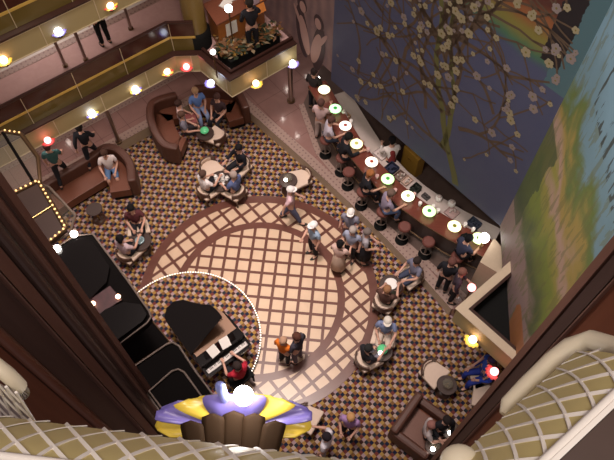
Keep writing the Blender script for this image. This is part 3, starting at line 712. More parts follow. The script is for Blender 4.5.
# ------------------------------------------------------------------ lounge chairs and tables
def chair_proto():
    t = thing('lounge_chair', 'x', 'chair', group='cream seated lounge chairs')
    b = MB(); b.prism([(-.25, -.24), (.25, -.24), (.32, .32), (-.32, .32)], .37, .47); b.build('seat', M['seat'], t, bevel=.03)
    rows = []
    MB().prism([(-.24, -.23), (.24, -.23), (.30, .30), (-.30, .30)], .31, .37).build('seat_frame', M['chairwood'], t)
    for x, y in ((-.19, -.2), (.19, -.2), (-.23, .21), (.23, .21)): MB().lathe([(.018, 0), (.028, .31)], (x, y, 0), 8).build('leg', M['chairwood'], t)
    arc = [(.31*math.cos(R(a)), .02+.30*math.sin(R(a))) for a in range(-155, -24, 13)]
    inn_ = [(x*.86, .02+(y-.02)*.86) for x, y in arc]
    bk = MB().prism(arc+inn_[::-1], .40, .62).build('backrest', M['chairwood'], t)
    in2 = [(x*.80, .02+(y-.02)*.80) for x, y in arc[2:-2]]
    MB().prism([(x*.88, .02+(y-.02)*.88) for x, y in arc[2:-2]]+in2[::-1], .48, .61).build('back_pad', M['seat'], bk)
    rim = [(x*.95, .02+(y-.02)*.95, .62) for x, y in arc]; MB().tube(rim, .022, 6).build('top_rail', M['chairwood'], bk)
    return t
cproto = chair_proto()
chairs = {}
for i, (k, px, py, fx, fy, lab) in enumerate([
    ('A', 210, 168, 221, 180, 'empty cream chair, upper left at the table of white cups'),
    ('B', 207, 191, 221, 180, 'cream chair under the man in a white shirt at the cup table'),
    ('C', 241, 166, 222, 180, 'cream chair under the person in black at the cup table'),
    ('D', 236, 192, 221, 181, 'cream chair under the man in a blue shirt at the cup table'),
    ('E', 217, 137, 200, 128, 'empty cream chair beside the green lamp by the sofa'),
    ('F', 302, 178, 289, 182, 'empty cream chair near the right step, beside a small lit table'),
    ('G', 138, 225, 140, 240, 'cream chair at the far side of the left table, dark-haired sitter'),
    ('H', 128, 254, 140, 240, 'cream chair at the near left table, sitter in pale pink'),
    ('I', 384, 303, 392, 288, 'cream chair with a curved rim below the white plate table'),
    ('J', 384, 334, 382, 350, 'cream chair under the person in pale trousers by the green lamp'),
    ('K', 366, 360, 381, 350, 'cream chair turned to the green table lamp, sitter in black'),
    ('L', 432, 372, 447, 385, 'empty cream chair alone on the carpet at right'),
    ('M', 306, 417, 318, 424, 'cream chair beside the flower sconce at the dance floor edge'),
    ('N', 486, 396, 470, 392, 'pale chair near the people in blue at the right pillar'),
    ('O', 412, 276, 398, 284, 'cream chair near the step under the person in grey with bare legs'),
    ('P', 483, 376, 462, 380, 'cream chair under the person in bright blue at right'),
    ]):
    a = P(px, py, .42); f = P(fx, fy, .42)
    chairs[k] = repeat(cproto, i, (a.x, a.y, 0), ang(a, f)-R(90), lab)
def table(px, py, lab, r=.30, lamp=None, h=.55):
    p = P(px, py, h); p.z = 0
    t = thing('round_table', lab, 'table', p, 0, 'small round lounge tables')
    MB().lathe([(r, h-.03), (r+.01, h-.015), (r, h)], n=24).build('tabletop', M['tabletop'], t)
    MB().lathe([(.035, .04), (.03, h-.03)], n=10).build('pedestal', M['brass'], t); MB().lathe([(.2, 0), (.2, .02), (.05, .05)], n=16).build('base', M['chairwood'], t)
    return Vector((p.x, p.y, h))
def lamp(p, lab, col, glowing):
    t = thing('table_lamp', lab, 'lamp', p, 0, 'small table lamps in the lounge')
    MB().lathe([(.06, 0), (.06, .012), (.012, .03), (.012, .12)], n=12).build('base', M['brass'], t)
    MB().lathe([(.13, .12), (.12, .16), (.05, .19)], n=16).build('lamp_shade', M['glassg'] if col == 'g' else M['clear'], t)
    if glowing: MB().sph((-.06, -.10, .15), .055, 12, 8).build('bulb', M['bulb_w'], t)
def cup(p, i, lab, grp='white cups on the lounge table'):
    t = thing('cup', lab, 'cup', p, R(40*i), grp)
    MB().lathe([(.06, 0), (.075, .01), (.03, .012)], n=14).build('saucer', M['white'], t)
    MB().lathe([(.02, .012), (.045, .05), (.05, .09), (.044, .09), (.03, .03)], n=14).build('bowl', M['white'], t)
T1 = table(221, 181, 'small round table crowded with white cups', .36)
for i, (dx, dy, l) in enumerate([(-.16, .12, 'far left white cup on the cup table'), (.02, .17, 'far white cup on the cup table'), (.17, .08, 'right-hand white cup on the cup table'), (-.10, -.05, 'left-hand white cup on the cup table'), (.07, -.15, 'nearest white cup on the cup table'), (.05, .02, 'white cup in the middle of the cup table')]): cup(T1+Vector((dx, dy, 0)), i, l)
lamp(table(205, 133, 'small round table with a green lamp beside the curved sofa', .26), 'green glass lamp on the table by the curved sofa', 'g', False)
lamp(table(288, 180, 'small round table with a bright lamp beside the chair near the right step', .26), 'lamp with a bright bulb on the table near the right step', 'c', True)
T2 = table(140, 241, 'small dark round table between the two sitters at left', .30)
t = thing('ashtray', 'round bluish glass ashtray on the left table', 'ashtray', T2); MB().lathe([(.10, 0), (.13, .05), (.10, .05), (.07, .02)], n=16).build('bowl', mat('blue_grey_glass', (.25, .36, .40), .15), t)
T3 = table(391, 285, 'small dark round table with a white plate near the step', .30)
t = thing('plate', 'round white plate on the table near the step', 'plate', T3+Vector((0, .03, 0))); MB().lathe([(.07, 0), (.17, .02), (.16, .025), (.06, .01)], n=20).build('dish', M['white'], t)
lamp(table(382, 351, 'small round table with a green lamp between two sitters at right of the dance floor', .26), 'green glass lamp with a bright bulb at right of the dance floor', 'g', True)
lamp(table(447, 385, 'small round table with an unlit lamp beside the lone empty chair', .24), 'unlit clear lamp on the table beside the lone empty chair', 'c', False)
lamp(table(434, 446, 'small table with a bright lamp at the very bottom, in front of the rust armchair', .2), 'bright lamp at the very bottom in front of the rust armchair', 'c', True)
table(94, 209, 'small bare round table in front of the long left sofa', .22)
lamp(table(451, 430, 'small table with a bright lamp at the bottom by the armchair couple', .22), 'bright lamp at the bottom right by the couple in black', 'c', True)
# ------------------------------------------------------------------ bar
LAMPS = [(324, 94), (335, 113), (345, 130), (356, 148), (371, 166), (387, 183), (407, 200), (428, 215), (453, 230), (477, 242)]
zt = ZW+1.10
bp = [V2(P(*q, zt)) for q in LAMPS]
bp = [bp[0]+(bp[0]-bp[1])*.6]+bp+[bp[-1]+(bp[-1]-bp[-2])*.55]
t = thing('bar_counter', 'long bowed dark wood bar counter carrying a row of lit discs', 'bar', (*bp[5], ZW))
MB().ribbon(bp, -.26, .30, zt-.05, zt).build('bar_top', M['bartop'], t, True)
MB().ribbon(bp, -.14, .06, ZW, zt-.05).build('bar_front', M['wood'], t, True)
MB().ribbon(bp, .27, .315, zt-.055, zt-.005).build('edge_rail', M['bronze'], t, True)
MB().tube([(*q, ZW+.2) for q in offset(bp, .2)], .025, 8).build('foot_rail', M['bronze'], t, True)
t = thing('back_counter', 'pale working counter behind the bar top', 'counter', (*bp[5], ZW))
zc = ZW+.92
MB().ribbon(bp[1:], -.80, -.27, zc-.04, zc).build('worktop', M['counter'], t, True)
MB().ribbon(bp[1:], -.72, -.3, ZW, zc-.04).build('cabinet', M['wood'], t, True)
t = thing('bar_end_panel', 'cream panel closing the lower right end of the bar', 'panel', P(489, 268, ZW))
q = [V2(P(*v, 1.9)) for v in ((480, 262), (494, 238), (506, 252), (500, 274))]
MB().prism([tuple(v) for v in q], ZW, 1.9).build('panel', M['cream'], t, True)
p = P(406, 172, ZW); t = thing('cabinet', 'golden cabinet in the gangway behind the bar', 'cabinet', (p.x+.15, p.y+.1, ZW), ang(bp[5], bp[6]))
MB().box((0, 0, .45), (.62, .3, .9)).build('body', M['amber'], t, bevel=.01); MB().box((0, -.16, .6), (.12, .02, .02)).build('handle', M['brass'], t)
glows = [((1, .95, .62), None), ((.45, 1, .45), (.05, .5, .1)), ((1, .85, .75), (.5, .12, .1)), ((.95, 1, .5), (.7, .7, .2)), ((1, .92, .75), (.5, .08, .05)), ((.55, 1, .4), (.1, .45, .1)), ((.95, 1, .68), (.6, .7, .3)), ((.62, 1, .42), (.08, .5, .12)), ((1, 1, .55), (.3, .3, .05)), ((.78, 1, .45), (.08, .15, .05))]
names = ['lit pale yellow disc lamp at the far end of the bar', 'lit green disc lamp, second from the far end of the bar', 'lit pinkish white disc lamp with a red centre, third along the bar', 'lit yellow disc lamp, fourth from the far end of the bar', 'lit white disc lamp with a dark red centre by the bartender', 'lit green disc lamp, sixth along the bar, near the amber-haired patron', 'lit pale yellow disc lamp, fourth from the near end of the bar', 'lit bright green disc lamp, third from the near end of the bar', 'lit yellow disc lamp with a dark centre, second from the near end', 'lit greenish yellow disc lamp at the near end of the bar']
for i, (px, lab) in enumerate(zip(LAMPS, names)):
    p = P(*px, zt); t = thing('bar_lamp', lab, 'lamp', p, 0, 'lit disc lamps on the bar')
    MB().lathe([(.07, 0), (.07, .015), (.015, .03), (.015, .16)], n=12).build('stem', M['brass'], t)
    c_, k = glows[i]
    ld = MB().lathe([(.05, .16), (.165, .175), (.175, .19), (.16, .205), (.04, .215)], n=24).build('lit_disc', glow('disc_%d' % i, c_, 1.5), t)
    if k: MB().lathe([(.05, .214), (.055, .225), (.03, .24)], n=14).build('cap', mat('cap_%d' % i, k, .4), ld)
def glass(px, py, z, lab, grp, m='white', r=.05, hh=.16):
    p = P(px, py, z+hh/2); p.z = z; t = thing('glass', lab, 'glass', p, 0, grp)
    MB().lathe([(r*.6, 0), (r*.7, .01), (r, hh), (r*.85, hh), (r*.5, .03)], n=12).build('bowl', M[m], t)
M['pinkdrink'] = mat('pale_drink', (.62, .42, .40), .2)
for px, py, lab in [(351, 122, 'white tumbler beside the third disc lamp'), (357, 141, 'tall pale glass at the yellow disc lamp'), (368, 150, 'pale glass on the counter by the bartender'), (377, 177, 'pale pink glass between bartender and green lamp'), (395, 191, 'pale glass by the grey-shirted patron'), (414, 195, 'pale glass on the bar between two disc lamps'), (420, 204, 'small white glass on the bar edge near the pale yellow lamp'), (433, 207, 'white glass above the bright green lamp'), (438, 211, 'second white glass above the bright green lamp'), (465, 225, 'white glass near the near end of the bar'), (473, 230, 'white glass beside the large white globe lamp')]:
    glass(px, py, zt-.0, lab, 'glasses on the bar', 'white' if 'white' in lab else 'pinkdrink')
p = P(464, 238, zt); t = thing('menu_stand', 'small black box on the bar between the two nearest disc lamps', 'box', p, R(20)); MB().box((0, 0, .07), (.17, .13, .14)).build('case', M['black'], t, bevel=.008); MB().box((0, -.067, .07), (.12, .006, .09)).build('face', M['paper'], t)
for px, py, r, h_, m, lab in [(439.5, 196, .09, .2, 'white', 'rounded white jar on the pale counter, left one'), (452.5, 201, .10, .22, 'white', 'rounded white jar on the pale counter, right one'), (344, 110, .07, .26, 'white', 'white pouring jug near the far end of the counter')]:
    p = P(px, py, zc+h_); p.z = zc; t = thing('jar', lab, 'jar', p); MB().lathe([(r*.8, 0), (r, h_*.2), (r, h_*.7), (r*.6, h_*.85)], n=16).build('body', M[m], t); MB().lathe([(r*.62, h_*.85), (r*.55, h_), (r*.2, h_*1.02)], n=16).build('lid', M['counter'], t)
brz = ang(bp[6], bp[7])
for px, py, d, m, lab in [(392, 167, (.28, .30, .12), (.03, .035, .07), 'blue-black tray at the head of the cluttered counter'), (400, 175, (.24, .3, .10), (.20, .13, .11), 'brown condiment tray on the cluttered counter'), (407, 180, (.2, .28, .08), (.50, .36, .30), 'pinkish tray of garnishes on the counter'), (416, 187, (.2, .26, .2), (.03, .035, .03), 'dark bottle crate on the counter before the jars'), (426, 196, (.2, .14, .06), (.08, .07, .07), 'small dark dish on the counter near the jars'), (346, 115, (.2, .2, .12), (.45, .3, .2), 'tan carton at the far end of the counter'), (381, 153, (.36, .3, .07), (.60, .52, .50), 'pale tray under the bartender, on the counter'), (475, 222, (.3, .22, .16), (.06, .07, .11), 'dark blue box at the near end of the counter'), (452, 212, (.3, .3, .06), (.40, .28, .27), 'flat pinkish drip mat on the counter right of the jars')]:
    p = P(px, py, zc+d[2]); p.z = zc; t = thing('tray', lab, 'tray', p, brz); c_ = cloth(m)
    b = MB(); b.box((0, 0, .01), (d[0], d[1], .02))
    for s_ in (-1, 1): b.box((s_*d[0]/2, 0, d[2]/2), (.015, d[1], d[2])); b.box((0, s_*d[1]/2, d[2]/2), (d[0], .015, d[2]))
    b.build('walls', c_, t)
    f = MB(); rnd = random.Random(px)
    for k in range(5): f.cyl((rnd.uniform(-.35, .35)*d[0], rnd.uniform(-.35, .35)*d[1], .02), .025, d[2]*rnd.uniform(.7, 1.2), 8)
    f.build('contents', c_ if m[0] < .1 else M['counter'], t)
p = P(485, 236.5, 2.1); t = thing('globe_lamp', 'large bright white globe lamp at the near end of the bar', 'lamp', (p.x, p.y, zc)); MB().lathe([(.1, 0), (.1, .03), (.02, .06), (.02, .62)], n=12).build('stem', M['brass'], t); MB().sph((0, 0, .74), .13, 16, 10).build('globe', M['bulb_w'], t)
p = P(472, 287, 1.9); t = thing('red_lamp', 'small glowing red lamp beside the right balcony edge', 'lamp', (p.x, p.y, ZW)); MB().lathe([(.14, 0), (.14, .03), (.02, .06), (.02, 1.42)], n=12).build('stem', M['bronze'], t); MB().sph((0, 0, 1.5), .10, 14, 9).build('globe', M['bulb_r'], t)
p = P(318, 81, 1.6); t = thing('globe_lamp', 'small white lamp above the far end of the bar', 'lamp', (p.x, p.y, zt)); MB().cyl((0, 0, 0), .015, .2, 8).build('stem', M['brass'], t); MB().sph((0, 0, .24), .06, 12, 8).build('globe', M['bulb_w'], t)
def stool_proto():
    t = thing('bar_stool', 'x', 'stool', group='red topped bar stools')
    MB().lathe([(.14, .68), (.175, .70), (.175, .75), (.14, .78)], n=20).build('seat', M['stoolred'], t)
    MB().lathe([(.03, .03), (.03, .68)], n=10).build('column', M['chrome'], t); MB().lathe([(.18, 0), (.18, .02), (.05, .05)], n=20).build('base', M['black'], t)
    MB().tube([(.15*math.cos(R(30*k)), .15*math.sin(R(30*k)), .28) for k in range(12)], .012, 6, True).build('foot_ring', M['chrome'], t); return t
sp_ = stool_proto()
STOOLS = {}
for i, (k, px, py, lab) in enumerate([('a', 349, 171, 'empty red topped stool next to the big man in black'), ('b', 363, 191, 'red topped stool under the amber-haired patron'), ('c', 383, 211, 'red topped stool under the patron in a grey-lilac shirt'), ('d', 405, 226, 'empty red topped stool, the upper of two at the bar middle'), ('e', 429, 241, 'empty red topped stool, the lower of two at the bar middle'), ('f', 326, 139, 'red topped stool under the patron in pale lilac'), ('g', 342, 157, 'red topped stool under the big man in black'), ('h', 458, 256, 'red topped stool under the dark blue patron near the bar end')]):
    p = P(px, py, ZW+.78); p.z = ZW+.006; STOOLS[k] = repeat(sp_, i, p, 0, lab)

# ------------------------------------------------------------------ kiosk on the promenade corner
p = P(238, 33, Z1); t = thing('kiosk', 'orange and brown wooden kiosk desk behind the balcony corner', 'kiosk', p, DIR)
MB().prism([(-.75, -.3), (.7, -.3), (.9, .35), (-.6, .45)], 0, .95).build('body', mat('orange_wood', (.34, .12, .03), .4, noise=.2), t)
MB().prism([(-.8, -.36), (.76, -.36), (.96, .40), (-.66, .5)], .95, 1.0).build('desk_top', M['redwood'], t)
MB().box((-.35, -.305, .6), (.34, .02, .4)).build('front_notice', M['paper'], t)
po = MB().box((.42, -.30, 1.05), (.5, .03, .7), rot=Matrix.Rotation(R(-25), 3, 'X')).build('poster', mat('orange_poster', (.62, .22, .05), .5), t)
o = MB().sph((.42, -.335, 1.05), .16, 16, 8, (1, .12, 1.2)).build('emblem', mat('lilac_emblem', (.55, .42, .50), .5), po)
for i, (x, y, a, lab) in enumerate([(-.2, .12, .3, 'larger stack of white papers on the kiosk desk'), (.12, .2, -.2, 'smaller stack of white papers on the kiosk desk')]):
    q = Matrix.Translation(p) @ Matrix.Rotation(DIR, 4, 'Z') @ Vector((x, y, 1.0)); u = thing('paper_stack', lab, 'papers', q, DIR+a, 'papers on the kiosk')
    b = MB(); [b.box((0, 0, .005+.01*k), (.3, .22, .009), R(4*k)) for k in range(4)]; b.build('sheets', M['paper'], u)
q = P(228.5, 8.5, 4.8); t = thing('globe_lamp', 'bright white globe lamp on a pole above the kiosk', 'lamp', (q.x, q.y, Z1)); MB().cyl((0, 0, 0), .02, 1.4, 8).build('stem', M['bronze'], t); MB().sph((0, 0, 1.5), .10, 16, 10).build('globe', M['bulb_w'], t)
q = P(213, 52, Z1+.9); t = thing('globe_lamp', 'small warm lamp behind the balcony corner left of the brown and gold flakes', 'lamp', (q.x, q.y, Z1)); MB().cyl((0, 0, 0), .02, .85, 8).build('stem', M['bronze'], t); MB().sph((0, 0, .9), .07, 12, 8).build('globe', M['bulb_w'], t)
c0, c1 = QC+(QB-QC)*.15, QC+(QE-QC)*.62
t = thing('reflection_clutter', 'long added box of brown and gold flakes in place of glass reflections inside the balcony corner', 'reflection_clutter', (*QC, Z1))  # added flakes in a box, standing in for golden reflections in the balustrade glass
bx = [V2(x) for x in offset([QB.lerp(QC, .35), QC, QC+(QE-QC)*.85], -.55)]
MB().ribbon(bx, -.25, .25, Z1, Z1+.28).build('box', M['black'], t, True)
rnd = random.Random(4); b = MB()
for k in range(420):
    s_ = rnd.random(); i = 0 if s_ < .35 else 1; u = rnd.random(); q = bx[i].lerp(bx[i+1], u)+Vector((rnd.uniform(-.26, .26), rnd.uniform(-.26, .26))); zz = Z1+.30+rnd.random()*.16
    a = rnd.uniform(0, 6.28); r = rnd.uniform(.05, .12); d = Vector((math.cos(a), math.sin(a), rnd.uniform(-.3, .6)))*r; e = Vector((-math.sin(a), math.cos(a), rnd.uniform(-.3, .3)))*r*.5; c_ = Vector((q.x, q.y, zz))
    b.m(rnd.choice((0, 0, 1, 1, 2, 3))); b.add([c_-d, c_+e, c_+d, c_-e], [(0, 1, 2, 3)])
tag(b.build('reflection_flakes', [mat('flake_dark', (.02, .03, .012), .6), mat('flake_brown', (.14, .06, .02), .6), mat('flake_gold', (.26, .15, .03), .5), mat('flake_pale', (.24, .18, .11), .5)], t, True), kind='stuff')

# ------------------------------------------------------------------ people
dg = bpy.context.evaluated_depsgraph_get
def skinned(name, verts, edges, radii, m, parent, sub=1, root=0):
    me = bpy.data.meshes.new(name); me.from_pydata([tuple(v) for v in verts], edges, [])
    o = bpy.data.objects.new(name, me); COL.objects.link(o)
    sk = o.modifiers.new('skin', 'SKIN'); sk.use_smooth_shade = True
    lay = me.skin_vertices[0].data if me.skin_vertices else None
    if lay is None: bpy.context.view_layer.objects.active = o
    for i, r in enumerate(radii): lay[i].radius = (r if isinstance(r, tuple) else (r, r)); lay[i].use_root = (i == root)
    s2 = o.modifiers.new('sub', 'SUBSURF'); s2.levels = sub; s2.render_levels = sub
    return o
def bake(o, mats, parent):
    bpy.context.view_layer.update()
    d = bpy.context.evaluated_depsgraph_get(); me = bpy.data.meshes.new_from_object(o.evaluated_get(d))
    old = o.data; o.modifiers.clear(); o.data = me; bpy.data.meshes.remove(old)
    me.materials.clear()
    for m in mats: me.materials.append(m)
    for p in me.polygons: p.use_smooth = True
    o.parent = parent; return o
def ensure_skin(me):
    pass
def join_into(o, mb):
    """append builder geometry to an object's mesh"""
    bm = bmesh.new(); bm.from_mesh(o.data); vs = [bm.verts.new(p) for p in mb.v]
    for f, i, s in zip(mb.f, mb.mi, mb.sm):
        try: q = bm.faces.new([vs[k] for k in f]); q.material_index = i; q.smooth = s
        except ValueError: pass
    bm.to_mesh(o.data); bm.free()
ARM = {  # (elbow, wrist, direction of the hand) for the right side; x is mirrored for the left
 'down': ((.25, -.03, 1.16), (.26, .07, .92), (0, .25, -1)), 'lap': ((.25, .03, 1.14), (.14, .26, 1.02), (-.4, 1, -.3)),
 'knee': ((.27, .08, 1.15), (.19, .34, 1.06), (-.1, 1, -.3)), 'fwd': ((.27, .14, 1.20), (.17, .40, 1.24), (-.2, 1, .1)),
 'up': ((.30, .10, 1.30), (.22, .28, 1.50), (-.2, .5, 1)), 'swingf': ((.24, .08, 1.17), (.22, .28, 1.04), (-.1, 1, -.4)), 'swingb': ((.25, -.16, 1.18), (.27, -.20, .96), (0, -.2, -1)),
 'hold': ((.30, .12, 1.20), (.38, .36, 1.34), (.2, 1, .3)), 'hip': ((.36, -.04, 1.18), (.22, .10, 1.04), (-1, .4, -.2)),
}
PEOPLE = []
def person(label, x, y, z, head, pose='stand', top=(.5, .5, .5), bottom=('trousers', (.05, .05, .06)), hair=(.03, .02, .015), cap=None, arms=('down', 'down'), sleeve='short', skin='skin', h=1.72, seat=None, shoe=None, lean=0, longhair=False, vest=None):
    k = h/1.75; t = thing('person', label, 'person', (x, y, z), head)
    sit = pose == 'sit'; dz = 0
    if sit:
        sh_ = (seat or .47)/k; hipz = sh_+.09; dz = hipz-.93
        ft = 0 if sh_ < .6 else sh_-.46
    def U(p):  # upper-body point with lean
        q = Vector((p[0], p[1], p[2]-.93)); q.rotate(Matrix.Rotation(-R(lean), 3, 'X')); return Vector((q.x, q.y, q.z+.93+dz))*k
    L = []; E = []; Rr = []
    def v(p, r, par=None):
        L.append(Vector(p)); Rr.append(r*k if not isinstance(r, tuple) else (r[0]*k, r[1]*k))
        if par is not None: E.append((par, len(L)-1))
        return len(L)-1
    pel = v(U((0, 0, .95)), .125); wa = v(U((0, 0, 1.10)), .115, pel); ch = v(U((0, .01, 1.32)), .125, wa); nb0 = v(U((0, 0, 1.46)), .062, ch)
    nk = v(U((0, .015, 1.53)), .052, nb0); hd1 = v(U((0, .035, 1.60)), .082, nk); hd2 = v(U((0, .025, 1.68)), .092, hd1); hd3 = v(U((0, .015, 1.735)), .06, hd2)
    legs = []; swing = .20 if pose == 'walk' else 0
    for s_ in (-1, 1):
        if sit:
            kn = Vector((s_*.13, .43, sh_+.05)); an = Vector((s_*.13, .43 if not ft else .34, .08+ft)); hp = Vector((s_*.10, .05, hipz-.01))
            toe = an+Vector((s_*.02, .16, -.05))
        else:
            g = swing*s_; kn = Vector((s_*.10, .03+g*.7, .50+(.02 if g < 0 else 0))); an = Vector((s_*.11, -.02+g*1.5, .09+(.07 if g < 0 else 0))); hp = Vector((s_*.10, 0, .90)); toe = an+Vector((s_*.02, .16, -.05-(.03 if g < 0 else 0)))
        a = v(hp*k, .098, pel); b_ = v(kn*k, .060, a); cf = v((kn.lerp(an, .35)+Vector((0, -.015, 0)))*k, .058, b_); c_ = v(an*k, .042, cf); d_ = v(toe*k, .038, c_); legs.append((hp*k, kn*k, an*k, toe*k))
    hands = []; armp = []
    for s_, am in ((1, arms[0]), (-1, arms[1])):
        e_, w_, hd_ = ARM[am]; f = lambda p: U((p[0]*s_, p[1], p[2]))
        shd = v(f((.185, 0, 1.41)), .062, ch); el = v(f(e_), .044, shd); wr = v(f(w_), .030, el)
        hv = Vector((hd_[0]*s_, hd_[1], hd_[2])).normalized(); pm = v(L[wr]+hv*.075*k, .036, wr); hands.append((L[pm].copy(), hv, s_)); armp.append((L[shd].copy(), L[el].copy(), L[wr].copy()))
    o = skinned('body', L, E, Rr, None, t, 1, pel); o = bake(o, [M[skin], M['eye']], t)
    fb = MB()
    hc = L[hd2]; fw = Vector((0, 1, 0)); fw.rotate(Matrix.Rotation(-R(lean), 3, 'X'))
    fb.sph(hc+fw*.098*k+Vector((0, 0, -.025*k)), .018*k, 8, 6, (.7, 1.1, 1.3))
    for s_ in (-1, 1): fb.sph(hc+Vector((s_*.088*k, 0, -.015*k)), .026*k, 8, 6, (.4, .8, 1.2))
    fb.m(1)
    for s_ in (-1, 1): fb.sph(hc+fw*.083*k+Vector((s_*.032*k, 0, .008*k)), .011*k, 6, 5)
    fb.box(hc+fw*.088*k+Vector((0, 0, -.062*k)), (.045*k, .012, .008*k)); fb.m(0)
    for c_, hv, s_ in hands:
        side = hv.cross(Vector((0, 0, 1))); side = side.normalized() if side.length > .1 else Vector((0, 1, 0)); nrm = side.cross(hv)
        for j, ln in enumerate((.062, .074, .078, .064)):
            q = c_+side*(j-1.5)*.017*k; p1 = q+hv*.05*k; fb.tube([q, p1, p1+(hv*.8-nrm*.45)*ln*.5*k, p1+(hv*.5-nrm*.8)*ln*k], [.0095*k, .009*k, .008*k, .006*k], 5)
        q = c_-side*.022*k*s_; fb.tube([q-hv*.02*k, q-side*.035*k*s_+hv*.015*k, q-side*.04*k*s_+hv*.05*k], [.011*k, .010*k, .007*k], 5)
    join_into(o, fb)
    # clothes
    if True:
        vs = [U((0, 0, .93 if not sit else .96)), U((0, 0, 1.10)), U((0, .01, 1.32)), U((0, .0, 1.45))]; ed = [(0, 1), (1, 2), (2, 3)]; rr = [.140*k, .135*k, .145*k, .070*k]
        for (a, b_, c_) in armp:
            i = len(vs); mid = a.lerp(b_, .75); vs += [a, mid]; ed += [(2, i), (i, i+1)]; rr += [.078*k, .064*k]
            if sleeve == 'long': vs += [b_, b_.lerp(c_, .9)]; ed += [(i+1, i+2), (i+2, i+3)]; rr += [.057*k, .043*k]
        bake(skinned('shirt', vs, ed, rr, None, t, 1, 2), [cloth(top)], t)
        if vest:
            vs = [U((0, 0, .95)), U((0, 0, 1.1)), U((0, .01, 1.32)), U((0, 0, 1.42))]; bake(skinned('vest', vs, [(0, 1), (1, 2), (2, 3)], [.15*k, .148*k, .158*k, .085*k], None, t, 1, 1), [cloth(vest)], t)
    kind, bc = bottom
    if kind in ('trousers', 'shorts'):
        vs = [U((0, 0, 1.03)), U((0, 0, .94))]; ed = [(0, 1)]; rr = [.132*k, .140*k]
        for hp, kn, an, toe in legs:
            i = len(vs); vs += [hp, kn]; ed += [(1, i), (i, i+1)]; rr += [.112*k, .078*k]
            if kind == 'trousers': vs += [kn.lerp(an, .93)]; ed += [(i+1, i+2)]; rr += [.062*k]
        bake(skinned(kind, vs, ed, rr, None, t, 1, 1), [cloth(bc)], t)
    else:
        b = MB()
        if sit:
            hp = (legs[0][0]+legs[1][0])/2; kn = (legs[0][1]+legs[1][1])/2; rows = []
            for u, w, hh in ((0, .17, .14), (.3, .2, .13), (.7, .22, .1), (1.05, .23, .09)):
                c_ = hp.lerp(kn, u); rows.append([c_+Vector((w*k*math.cos(2*math.pi*j/14), 0, hh*k*math.sin(2*math.pi*j/14))) for j in range(14)])
            b.grid(rows, True, True)
        else:
            b.lathe([(.13*k, 1.06*k), (.17*k, .95*k), (.19*k, .7*k), (.23*k, .38*k), (.22*k, .38*k)], n=18)
        b.build('skirt', cloth(bc), t)
    for (hp, kn, an, toe) in legs:
        d = (toe-an); MB().sph((0, 0, 0), 1, 10, 6).build('shoe', M['shoe'] if shoe is None else cloth(shoe), t)
        s_ = [c for c in COL.objects if c.parent is t][-1]
        s_.location = an.lerp(toe, .5)+Vector((0, 0, -.018*k)); s_.scale = (.05*k, .135*k, .045*k)
    ax = Matrix.Rotation(-R(lean), 3, 'X')
    if cap is not None:
        b = MB(); b.sph((0, 0, 0), .108*k, 14, 7, (1, 1.1, .95), lo=0); b.add([(math.cos(R(a))*.10*k, .05*k+math.sin(R(a))*.13*k, .012) for a in range(0, 181, 20)]+[(math.cos(R(a))*.10*k, .05*k+math.sin(R(a))*.13*k, .0) for a in range(0, 181, 20)], [tuple(range(10)), tuple(range(10, 20))])
        c_ = b.build('cap', cloth(cap), t); c_.location = hc+Vector((0, -.01*k, .02*k))
    elif hair is not None:
        b = MB(); b.sph((0, -.012*k, 0), .108*k, 14, 7, (1, 1.08, 1.05), lo=-12)
        b.sph((0, -.05*k, -.04*k), .085*k, 12, 7, (1.05, .75, 1.3 if not longhair else 2.1))
        c_ = b.build('hair', cloth(hair), t); c_.location = hc+Vector((0, -.006*k, .015*k)); c_.rotation_euler = (-R(lean), 0, 0)
    PEOPLE.append(t); return t
def face(x, y, fx, fy, z=0):
    """heading so that the person at (x,y) looks towards the place seen at the pixel"""
    q = P(fx, fy, z); return math.atan2(q.y-y, q.x-x)-R(90)
def stand(label, hpx, hpy, fx, fy, z=0, h=1.70, **k):
    p = P(hpx, hpy, z+h*.95); return person(label, p.x, p.y, z, face(p.x, p.y, fx, fy, z), k.pop('pose', 'stand'), h=h, **k)
def sitting(label, hpx, hpy, fx, fy, z=0, seat=.45, h=1.70, **k):
    p = P(hpx, hpy, z+seat+.09+.72*h/1.75); return person(label, p.x, p.y, z, face(p.x, p.y, fx, fy, z+.4), 'sit', seat=seat, h=h, **k)
def onseat(ch, label, seat=.47, back=-.02, **k):
    a = ch.rotation_euler.z; d = Vector((-math.sin(a), math.cos(a), 0)); p = Vector(ch.location)+d*back
    return person(label, p.x, p.y, ch.location.z, a, 'sit', seat=seat, **k)
JEANS = (.10, .14, .26); DK = (.015, .015, .02)
# dance floor
stand('man in a pale pink shirt, jeans and white cap walking across the dance floor', 290, 190, 330, 222, pose='walk', top=(.62, .42, .46), bottom=('trousers', (.09, .10, .17)), cap=(.7, .66, .66), arms=('swingb', 'swingf'))
stand('man in a light blue shirt, dark trousers and white cap on the dance floor', 314, 225, 300, 262, top=(.26, .34, .46), bottom=('trousers', DK), cap=(.75, .72, .72), arms=('lap', 'down'))
stand('white-haired person in a grey top by the step, far side of the dance floor', 351, 212, 345, 250, top=(.22, .21, .27), bottom=('shorts', (.10, .05, .05)), cap=(.72, .70, .68), arms=('down', 'lap'))
stand('person in a blue-grey shirt and black trousers at the dance floor edge', 353, 230, 348, 262, top=(.28, .30, .40), bottom=('trousers', DK), hair=(.35, .30, .28), arms=('lap', 'down'))
stand('person in a patterned grey top with a black bag at the dance floor edge', 367, 232, 372, 262, top=(.30, .28, .31), bottom=('skirt', DK), hair=(.16, .13, .12), arms=('lap', 'lap'))
